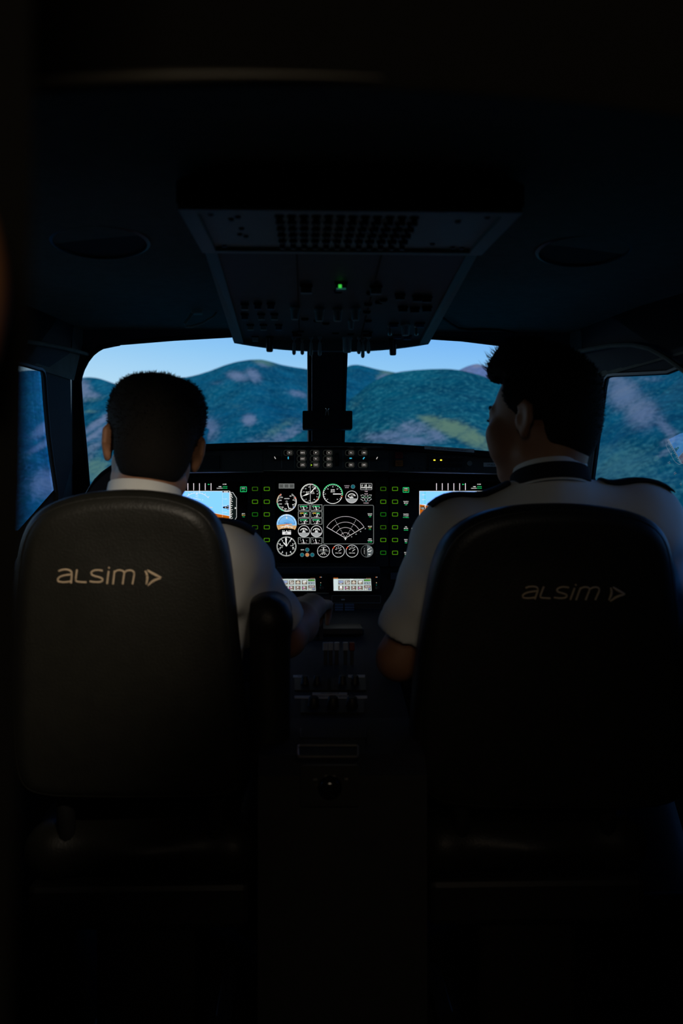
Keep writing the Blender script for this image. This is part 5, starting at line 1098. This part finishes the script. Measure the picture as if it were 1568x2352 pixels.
STROKES = [zz(p) for p in ([(82, 178), (120, 163), (170, 157), (215, 163), (243, 182), (253, 212), (246, 275), (240, 334)], [(246, 222), (200, 226), (140, 236), (92, 254), (68, 282), (72, 306), (95, 318), (150, 322), (200, 317), (238, 310)],
    [(318, 158), (308, 225), (299, 285), (304, 306), (325, 316), (380, 320), (440, 322)],
    [(648, 174), (600, 166), (555, 165), (515, 178), (496, 205), (508, 228), (545, 243), (600, 256), (640, 272), (650, 292), (636, 312), (600, 321), (540, 320), (482, 311)],
    [(724, 176), (714, 260), (704, 342)], [(732, 126), (726, 145)],
    [(780, 346), (790, 260), (801, 172)], [(798, 196), (825, 172), (860, 165), (900, 172), (922, 190), (924, 215), (914, 280), (905, 346)], [(924, 200), (950, 176), (990, 167), (1025, 172), (1050, 192), (1053, 225), (1042, 285), (1030, 346)],
    [(1192, 172), (1212, 210), (1222, 250), (1219, 300), (1207, 350)], [(1220, 166), (1280, 204), (1340, 236), (1402, 264)], [(1396, 270), (1330, 288), (1285, 312), (1228, 366)])]
def surf_y(yb, px, py, par):
    return yb(py)
bpy.context.view_layer.update()
def lettering(t, fn, yb):
    dg = bpy.context.evaluated_depsgraph_get(); bo = [o for o in t.children if o.name.startswith('backrest')][0]; me = bo.data
    from mathutils.bvhtree import BVHTree
    bv = BVHTree.FromPolygons([v.co for v in me.vertices], [p.vertices for p in me.polygons])
    m = MB()
    for k, st in enumerate(STROKES):
        # resample smoothly
        p = np.array(st); 
        for _ in range(2):
            if len(p) > 2: p = np.vstack([p[:1]] + [np.stack([.75 * p[i] + .25 * p[i + 1], .25 * p[i] + .75 * p[i + 1]]) for i in range(len(p) - 1)] + [p[-1:]])
        P = []
        for x, y in p:
            X, Y_ = fn(x, y); d = Vector(ray(X, Y_)); h = bv.ray_cast(Vector(CAM), d); P.append(tuple(h[0] - d.normalized() * .0006) if h[0] else tuple(at(X, Y_, yb(Y_))))
        w = .00155; N = len(P)
        rr = [w] * N
        if k >= 9: rr = [w * (.45 + 1.0 * math.sin(math.pi * min(1, (i + .5) / N))) for i in range(N)]
        m.tube(P, rr, 6)
    o = m.build('lettering', MT['thread'], t, smooth=True); o['label'] = 'pale stitched name and arrow mark'
lettering(sL, lambda x, y: (x, y), ybL)
lettering(sR, lambda x, y: (1198 + (x - 130) * .985 - (y - 1320) * .22 + 2, 1360 + (y - 1322) * .93), ybR)
# folded-down armrest on the inner side of the left seat
ar = SDF((-.16, 1.66, .55), (-.02, 1.98, .96), .006)
a0 = at(614, 1410, 1.72)
ar.cap((a0[0] - .008, 1.715, a0[2] - .002), (a0[0] - .008, 1.93, a0[2] + .0), .032, k=.01); ar.cap((a0[0] + .008, 1.715, a0[2] - .008), (a0[0] + .008, 1.93, a0[2] - .004), .032, k=.02)
ar.cap((a0[0], 1.72, a0[2] - .02), (a0[0] + .002, 1.73, a0[2] - .24), .040, .036, k=.02); ar.cap((a0[0], 1.90, a0[2] - .02), (a0[0] + .002, 1.80, a0[2] - .2), .036, .03, k=.02)
o, _ = ar.mesh('armrest', MT['leather'], sL)
m = MB(); m.cyl((a0[0] - .10, 1.75, a0[2] - .25), (a0[0] + .0, 1.75, a0[2] - .23), .018); m.build('armrest_hinge', MT['black'], sL)

# ---------------------------------------------------------------- people
def hand(S, wrist, d, up, side, L=0.18, curl=0.5, k=0.008):
    """palm and five fingers; d = towards the knuckles, up = back of the hand, side = towards the thumb"""
    w = np.array(wrist, float); d = np.array(d, float); d /= np.linalg.norm(d); up = np.array(up, float); up -= d * (up @ d); up /= np.linalg.norm(up); sd = np.cross(d, up)
    if sd @ np.array(side, float) < 0: sd = -sd
    for q in (-.026, -.009, .009, .026): S.cap(w + d * .012 + sd * q * .6, w + d * .088 + sd * q * 1.1, .0125, .0105, k=.012)
    S.cap(w - d * .02, w + d * .02, .026, .026, k=.02, flat=(up, .72))
    for q, ln, c in ((.030, .072, .9), (.0105, .080, 1.0), (-.010, .075, 1.05), (-.029, .060, 1.15)):
        p = w + d * .09 + sd * q; ang = 0.0; dir_ = d
        for seg, r0, r1 in ((.42, .0095, .0088), (.32, .0088, .0080), (.26, .0080, .0068)):
            ang += curl * c * 1.0; dir_ = d * math.cos(ang) - up * math.sin(ang); p2 = p + dir_ * ln * seg; S.cap(p, p2, r0, r1, k=.004); p = p2
    p = w + d * .030 + sd * .030; dirs = (d * .55 + sd * .75 - up * .25, d * .85 + sd * .25 - up * .45, d * .85 - sd * .05 - up * .55)
    for v, ln, r0, r1 in zip(dirs, (.040, .032, .024), (.0135, .0105, .0095), (.0105, .0095, .0075)): v = v / np.linalg.norm(v); p2 = p + v * ln; S.cap(p, p2, r0, r1, k=.008); p = p2
def head_prims(S, O, R, ear=1.0):
    T = lambda x, y, z: O + R @ np.array([x, y, z])
    e = lambda c, r, k=.015, mode='add', RR=None: S.ell(T(*c), r, k, mode, R if RR is None else R @ RR)
    e((0, -.014, .042), (.0765, .098, .083)); e((0, .030, .0), (.066, .070, .085), .02); e((0, .036, -.062), (.050, .056, .046), .025); e((0, .068, -.093), (.020, .016, .016), .02)
    for s in (-1, 1):
        S.cap(T(.052 * s, .004, -.060), T(.020 * s, .064, -.092), .017, .015, k=.025); e((.048 * s, .064, -.018), (.026, .026, .024), .02); e((.046 * s, .058, -.048), (.022, .026, .028), .02)
        S.cap(T(.012 * s, .093, .026), T(.042 * s, .078, .026), .010, .009, k=.014)
        e((.032 * s, .104, .006), (.018, .018, .014), .010, 'sub'); e((.032 * s, .082, .006), (.0135, .0135, .0125), .004)
        S.cap(T(.020 * s, .094, .0145), T(.044 * s, .086, .0135), .0035, k=.004); S.cap(T(.020 * s, .094, -.0015), T(.044 * s, .086, -.001), .003, k=.004)
        e((.011 * s, .100, -.030), (.009, .011, .008), .008)
        # ear: tilted shell with a hollow and a lobe
        a = math.radians(24 * s); RE = np.array([[math.cos(a), -math.sin(a), 0], [math.sin(a), math.cos(a), 0], [0, 0, 1]])
        e((.083 * s, -.014, .004), (.0075, .0205 * ear, .031), .006, 'add', RE); e((.079 * s, -.010, -.026), (.0075, .011, .012), .008)
        e((.0905 * s, -.008, .005), (.0065, .0125, .020), .004, 'sub', RE); e((.078 * s, .004, -.006), (.006, .008, .014), .008)
        S.cap(T(.081 * s, -.0, .022), T(.0885 * s, -.030, .018), .0042, k=.005); S.cap(T(.0885 * s, -.030, .018), T(.086 * s, -.031, -.008), .0042, .0035, k=.005)
    S.cap(T(0, .092, .020), T(0, .107, -.020), .0085, .0105, k=.012); e((0, .106, -.026), (.011, .011, .009), .008)
    e((0, .088, -.055), (.024, .011, .006), .006); e((0, .086, -.0655), (.020, .011, .0072), .006); S.cap(T(-.022, .092, -.0602), T(.022, .092, -.0602), .0024, k=.002, mode='sub')
    e((0, .078, -.078), (.020, .010, .006), .01, 'sub')
def person(label, X0, O, R, sh, el, wr, hd, hup, thumb, neck0, name='person'):
    """sh/el/wr = (left, right) shoulder, elbow and wrist points; neck0 = base of the neck"""
    t = thing(name, (X0, 1.9, 0.0), label, 'person')
    lo = (X0 - .40, 1.60, .0); hi = (X0 + .40, 2.78, 1.40)
    S = SDF(lo, hi, .0052); T = lambda x, y, z: O + R @ np.array([x, y, z])
    head_prims(S, O, R); nb = np.array(neck0)
    S.cap(T(0, -.030, -.045), nb, .054, .057, k=.025); S.cap(T(0, -.060, -.02), nb + [0, -.02, 0], .036, .045, k=.03); S.cap(T(0, .035, -.085), nb + [0, .045, -.01], .036, .040, k=.03)
    zs = (sh[0][2] + sh[1][2]) / 2
    def torso(Q, g):
        Q.ell((X0, 1.85, zs - .13), (.165 + g, .105 + g, .17 + g), .05); Q.ell((X0, 1.86, zs - .30), (.148 + g, .105 + g, .17 + g), .06); Q.ell((X0, 1.875, .60), (.165 + g, .118 + g, .11 + g), .06)
        for s_ in sh:
            Q.cap(nb + [0, -.01, -.050], np.array(s_) + [0, 0, -.014], .050 + g, .047 + g, k=.04); Q.ell(np.array(s_) + [0, 0, -.02], (.058 + g, .055 + g, .056 + g), .04)
            Q.cap((X0, 1.86, zs - .10), np.array(s_) + [0, 0, -.03], .085 + g, .055 + g, k=.05)
    torso(S, -.012)
    for i in (0, 1):
        S.cap(sh[i], el[i], .050, .039, k=.03); S.cap(el[i], np.array(el[i]) * .6 + np.array(wr[i]) * .4, .039, .042, k=.02); S.cap(np.array(el[i]) * .6 + np.array(wr[i]) * .4, wr[i], .042, .027, k=.02)
        hand(S, wr[i], hd[i], hup[i], thumb[i])
        sg = -1 if i == 0 else 1; hip = (X0 + .085 * sg, 1.90, .575); kn = (X0 + .12 * sg, 2.34, .585); an = (X0 + .115 * sg, 2.56, .13)
        S.cap(hip, kn, .078, .056, k=.04); S.cap(kn, an, .055, .036, k=.02); S.cap(an, (X0 + .115 * sg, 2.53, .07), .036, .034, k=.02); S.cap((X0 + .115 * sg, 2.55, .06), (X0 + .12 * sg, 2.69, .05), .036, .030, k=.02)
    S.mesh('body', MT['skin'], t)
    for s_ in (-1, 1):
        m = MB(); m.tube([T(s_ * x, y, z) for x, y, z in ((.014, .098, .030), (.026, .096, .036), (.040, .087, .036), (.052, .073, .029))], [.0035, .0045, .0042, .002], 8, flat=.8); m.build('eyebrow', MT['hair'], t, smooth=True)
        m = MB(); m.tube([T(s_ * x, y, z) for x, y, z in ((.022, .0995, .012), (.034, .0985, .0125), (.046, .0895, .009))], [.0015, .0022, .0012], 6); m.build('eyelashes', MT['hair'], t, smooth=True)
    # shirt: torso and short sleeves, a little looser than the body
    H = SDF((X0 - .40, 1.64, .50), (X0 + .42, 2.12, 1.20), .0055)
    torso(H, .012)
    for i in (0, 1):
        a, b = np.array(sh[i]), np.array(el[i]); c = a + (b - a) * .86
        H.cap(a, c, .064, .058, k=.03, mode='add'); H.cap(a + (b - a) * .35 + [0, 0, -.006], c + [0, .004, -.006], .050, .053, k=.03)
    P = np.stack(np.meshgrid(*[H.lo[k] + H.h * np.arange(H.n[k]) for k in range(3)], indexing='ij'), -1)
    for i in (0, 1):                                                      # clean hem across each sleeve
        a, b = np.array(sh[i]), np.array(el[i]); d = (b - a) / np.linalg.norm(b - a); c = a + (b - a) * .83
        pr = (P - c) @ d; rad = np.linalg.norm(P - c - pr[..., None] * d, axis=-1); H.F = np.where(rad < .10, np.maximum(H.F, pr.astype(np.float32)), H.F)
        hem = (np.abs(pr + .027) < .0016) & (rad < .1); H.F = np.where(hem, H.F + .0012, H.F)
    wv = .0026 * np.sin(P[..., 2] * 62 + P[..., 0] * 38 + 2.2 * np.sin(P[..., 1] * 21 + X0 * 9)) + .0018 * np.sin(P[..., 0] * 95 - P[..., 2] * 44 + P[..., 1] * 70)
    H.F += (wv * np.clip((1.06 - P[..., 2]) / .12, .25, 1)).astype(np.float32)
    nd = np.array(T(0, -.03, -.05)) - nb; nd /= np.linalg.norm(nd); pr = (P - nb) @ nd; H.F = np.where(np.linalg.norm(P - nb - pr[..., None] * nd, axis=-1) < .085, np.maximum(H.F, (pr - .012).astype(np.float32)), H.F)
    H.half((0, 0, .635), (0, 0, -1))
    so, sv = H.mesh('shirt', MT['shirt'], t)
    Tt = SDF((X0 - .25, 1.72, .06), (X0 + .25, 2.72, .72), .009); Tt.ell((X0, 1.885, .585), (.178, .13, .10), .04)
    for sg in (-1, 1):
        Tt.cap((X0 + .085 * sg, 1.90, .575), (X0 + .12 * sg, 2.34, .585), .090, .068, k=.03); Tt.cap((X0 + .12 * sg, 2.34, .585), (X0 + .115 * sg, 2.56, .15), .068, .056, k=.02)
    Tt.half((X0, 0, .665), (0, 0, 1)); Tt.mesh('trousers', MT['trousers'], t)
    for sg in (-1, 1):
        Sh = SDF((X0 + .118 * sg - .06, 2.46, .0), (X0 + .118 * sg + .06, 2.76, .15), .006); Sh.cap((X0 + .115 * sg, 2.53, .055), (X0 + .12 * sg, 2.695, .045), .046, .040, k=.01); Sh.cap((X0 + .115 * sg, 2.545, .06), (X0 + .115 * sg, 2.55, .12), .046, .044, k=.02); Sh.half((0, 0, .008), (0, 0, -1)); Sh.mesh('shoe', MT['shoe'], t)
    return t, T, nb, sv
def collar(t, nb, axis, r0, r1, h, dip, mt, name='collar', th=.003, open_=0.0, yaw=0.0):
    """band round the neck; dip lowers its front"""
    ax_n = np.array(axis, float); ax_n /= np.linalg.norm(ax_n); x = np.cross((0, 1, 0), ax_n); x /= np.linalg.norm(x); y = np.cross(ax_n, x); m = MB(); n = 48
    def ringp(r, hh): return [tuple(nb + x * r * math.cos(a) + y * r * 1.06 * math.sin(a) + ax_n * (hh - dip * (.5 + .5 * math.sin(a)))) for a in np.linspace(0, 2 * math.pi, n, endpoint=False)]
    rows = [ringp(r0, 0), ringp(r0 + (r1 - r0) * .5, h * .5), ringp(r1, h), ringp(r1 - th * .5, h + th * .6), ringp(r1 - th, h), ringp(r0 - th, 0), ringp(r0, 0)]
    grid_mesh(m, rows, closed=True); return m.build(name, mt, t, smooth=True)
from mathutils.bvhtree import BVHTree
def epaulette(t, a, b, w=.052):
    """black shoulder board from the neck side a to the shoulder tip b, lying on the shirt"""
    so = [o for o in t.children if o.name.startswith('shirt')][0]; me = so.data; bv = BVHTree.FromPolygons([v.co for v in me.vertices], [p.vertices for p in me.polygons])
    a = np.array(a); b = np.array(b); d = b - a; d[2] = 0; L = np.linalg.norm(d); d /= L; q = np.array([-d[1], d[0], 0]); rows = []; top = []
    for i, s in enumerate(np.linspace(0, 1, 11)):
        r = []
        for v in np.linspace(-1, 1, 6):
            p = a + (b - a) * s + q * w / 2 * v * (1 if s < .999 else .96); h = bv.ray_cast(Vector((p[0], p[1], 1.5)), Vector((0, 0, -1))); z = h[0].z if h[0] else p[2]
            r.append([p[0], p[1], max(z, min(a[2], b[2]) - .03)])
        rows.append(r)
    Z = np.array(rows); zm = Z[:, :, 2].max(1)
    Z[:, :, 2] = .45 * Z[:, :, 2] + .55 * zm[:, None]
    m = MB(); n = 6
    lo_ = [[tuple(p + [0, 0, .001]) for p in r] for r in Z]; hi_ = [[tuple(p + [0, 0, .0062 - .002 * (abs(j - 2.5) > 2)]) for j, p in enumerate(r)] for r in Z]
    grid_mesh(m, [h + l[::-1] for h, l in zip(hi_, lo_)], closed=True); c = len(lo_[0]) * 2
    m.f += [tuple(range(c))[::-1], tuple(range(10 * c, 11 * c))]; m.mi += [0, 0]; m.c += [None, None]
    return m.build('epaulette', MT['black_cloth'], t, smooth=True)
def hair(t, T, R, O, kind):
    S = SDF(O - .16, O + .18, .004)
    e = lambda c, r, k=.01, mode='add': S.ell(T(*c), r, k, mode, R)
    if kind == 'crop':
        e((0, -.014, .045), (.0805, .101, .0870), .01); e((0, .004, .064), (.079, .086, .074), .02); e((.0, -.050, -.010), (.070, .066, .075), .02); S.cap(T(0, -.058, -.03), T(0, -.052, -.075), .045, .042, k=.02)
        e((.045, .0, .070), (.042, .075, .058), .02); e((-.045, .0, .070), (.042, .075, .058), .02)
    else:
        e((0, -.014, .046), (.0835, .104, .092), .01); e((0, .02, .078), (.074, .086, .074), .03); e((.0, -.046, .0), (.072, .068, .075), .02); S.cap(T(-.028, .066, .112), T(.042, .070, .110), .022, .021, k=.03); S.cap(T(-.035, .030, .128), T(.035, .02, .130), .032, k=.03); S.cap(T(0, -.056, -.02), T(0, -.050, -.068), .045, .042, k=.02)
    sl, P = S.block(S.lo, S.lo + S.h * S.n, 0); q = (P - O) @ R
    # hairline: forehead, temples, round the ears, nape
    face = np.maximum(-(q[..., 1] - .052 - .35 * np.maximum(q[..., 2] - .055, 0)), q[..., 2] - .078) if False else None
    cutf = np.minimum(q[..., 1] - .040, .080 - q[..., 2])                      # >0 inside the face zone
    cute = np.minimum(q[..., 1] + .040, -.004 + 1.1 * np.maximum(0, q[..., 1] - .004) - q[..., 2])      # >0 in front of and round the ears
    cutn = -q[..., 2] - .072
    nz = .0022 * np.sin(q[..., 0] * 260 + q[..., 1] * 140) * np.sin(q[..., 2] * 230 + q[..., 1] * 90)
    smax = lambda a, b, k: -smin(-a, -b, k)
    S.F = smax(smax(smax(S.F, cutf, .014), cute, .014), cutn, .014).astype(np.float32)
    o, V = S.mesh('hair', MT['hair'], t)
    # loose strands standing off the hair
    rng = np.random.default_rng(5 if kind == 'crop' else 9); q = (V - O) @ R; m = MB(); up = R @ np.array([0, 0, 1.0]); fw = R @ np.array([0, 1.0, 0])
    sel = np.where(q[:, 2] > -.06)[0]; sel = rng.choice(sel, 4200 if kind == 'crop' else 4000)
    c0 = O + R @ np.array([0, -.01, .03])
    for i in sel:
        p = V[i]; n = p - c0; n /= np.linalg.norm(n); qq = q[i]
        if kind == 'crop': L = rng.uniform(.003, .0075) * np.clip((qq[2] + .07) / .12, .25, 1); dirv = n + rng.normal(0, .35, 3)
        else:
            fr = np.clip((qq[1] - .03) / .07, 0, 1) * np.clip((qq[2] - .075) / .03, 0, 1); L = rng.uniform(.003, .008) * np.clip((qq[2] + .06) / .12, .2, 1) + fr * rng.uniform(.0, .015); dirv = n + rng.normal(0, .3, 3) + fw * .6 * fr + up * .35 * fr
        dirv /= np.linalg.norm(dirv); w = .0007 if kind == 'crop' else .0009; x = np.cross(dirv, (0.3, .9, .2)); x /= np.linalg.norm(x); y = np.cross(dirv, x); bend = rng.normal(0, .25, 3) * L + (np.array([0, 0, .35 * L]) if kind != 'crop' else 0)
        b = p - dirv * .003; mid = p + dirv * L * .55; tip = p + dirv * L + bend * .6
        v = [b + w * (x * math.cos(a) + y * math.sin(a)) for a in (0, 2.1, 4.2)] + [mid + w * .7 * (x * math.cos(a) + y * math.sin(a)) for a in (0, 2.1, 4.2)] + [tip]
        m.add(v, [(0, 1, 4, 3), (1, 2, 5, 4), (2, 0, 3, 5), (3, 4, 6), (4, 5, 6), (5, 3, 6)])
    s_ = m.build('hair_strands', MT['hair'], o); s_['kind'] = 'stuff'
# left pilot
YH = 1.85
O1 = at(352, 1030, YH); R1 = rot_zyx(10, -8, 7)
nb1 = at(333, 1146, 1.835)
sh1 = (at(158, 1280, 1.83), at(522, 1288, 1.83)); el1 = (np.array(at(20, 1470, 1.90)), np.array(at(654, 1462, 1.93)))
wr1 = (np.array([-.50, 2.15, .68]), at(716, 1392, 2.17))
p1, T1, nb1, sv1 = person('person on the left, close-cropped dark hair, white short-sleeved shirt, right hand forward', -.345, O1, R1, sh1, el1, wr1, ((0.15, 1, -.1), (.12, 1, .0)), ((0, .1, 1), (.15, .0, 1)), ((1, 0, 0), (-1, 0, 0)), nb1)
collar(p1, nb1 + np.array([0, -.019, -.008]), (0.09, .10, 1), .0690, .0655, .034, .012, MT['shirt'])
epaulette(p1, np.array(nb1) + [.085, -.012, -.03], np.array(sh1[1]) + [.052, -.012, .02])
epaulette(p1, np.array(nb1) + [-.085, -.012, -.03], np.array(sh1[0]) + [-.052, -.012, .02])
hair(p1, T1, R1, O1, 'crop')
# right pilot
O2 = at(1245, 972, YH); R2 = rot_zyx(46, -3, 2)
nb2 = at(1262, 1092, 1.83)
sh2 = (at(1046, 1226, 1.82), at(1470, 1190, 1.83)); el2 = (np.array(at(916, 1512, 1.85)), np.array(at(1560, 1480, 1.90)))
wr2 = (np.array([.155, 2.12, .735]), np.array([.49, 2.15, .70]))
p2, T2, nb2, sv2 = person('person on the right, head turned left, quiffed dark hair, white short-sleeved shirt with black epaulettes', .345, O2, R2, sh2, el2, wr2, ((.15, 1, -.15), (-.2, 1, -.1)), ((0, .15, 1), (0, .1, 1)), ((1, 0, 0), (-1, 0, 0)), nb2)
collar(p2, nb2 + np.array([0, -.004, -.020]), (-.02, .14, 1), .0725, .0685, .041, .018, MT['shirt'])
collar(p2, nb2 + np.array([0, -.004, -.016]), (-.02, .14, 1), .0755, .0725, .027, .018, MT['black_cloth'], 'tie', .004)
epaulette(p2, np.array(nb2) + [-.082, -.012, -.02], np.array(sh2[0]) + [-.050, -.012, .02])
epaulette(p2, np.array(nb2) + [.092, -.012, -.03], np.array(sh2[1]) + [.052, -.012, .02])
hair(p2, T2, R2, O2, 'quiff')
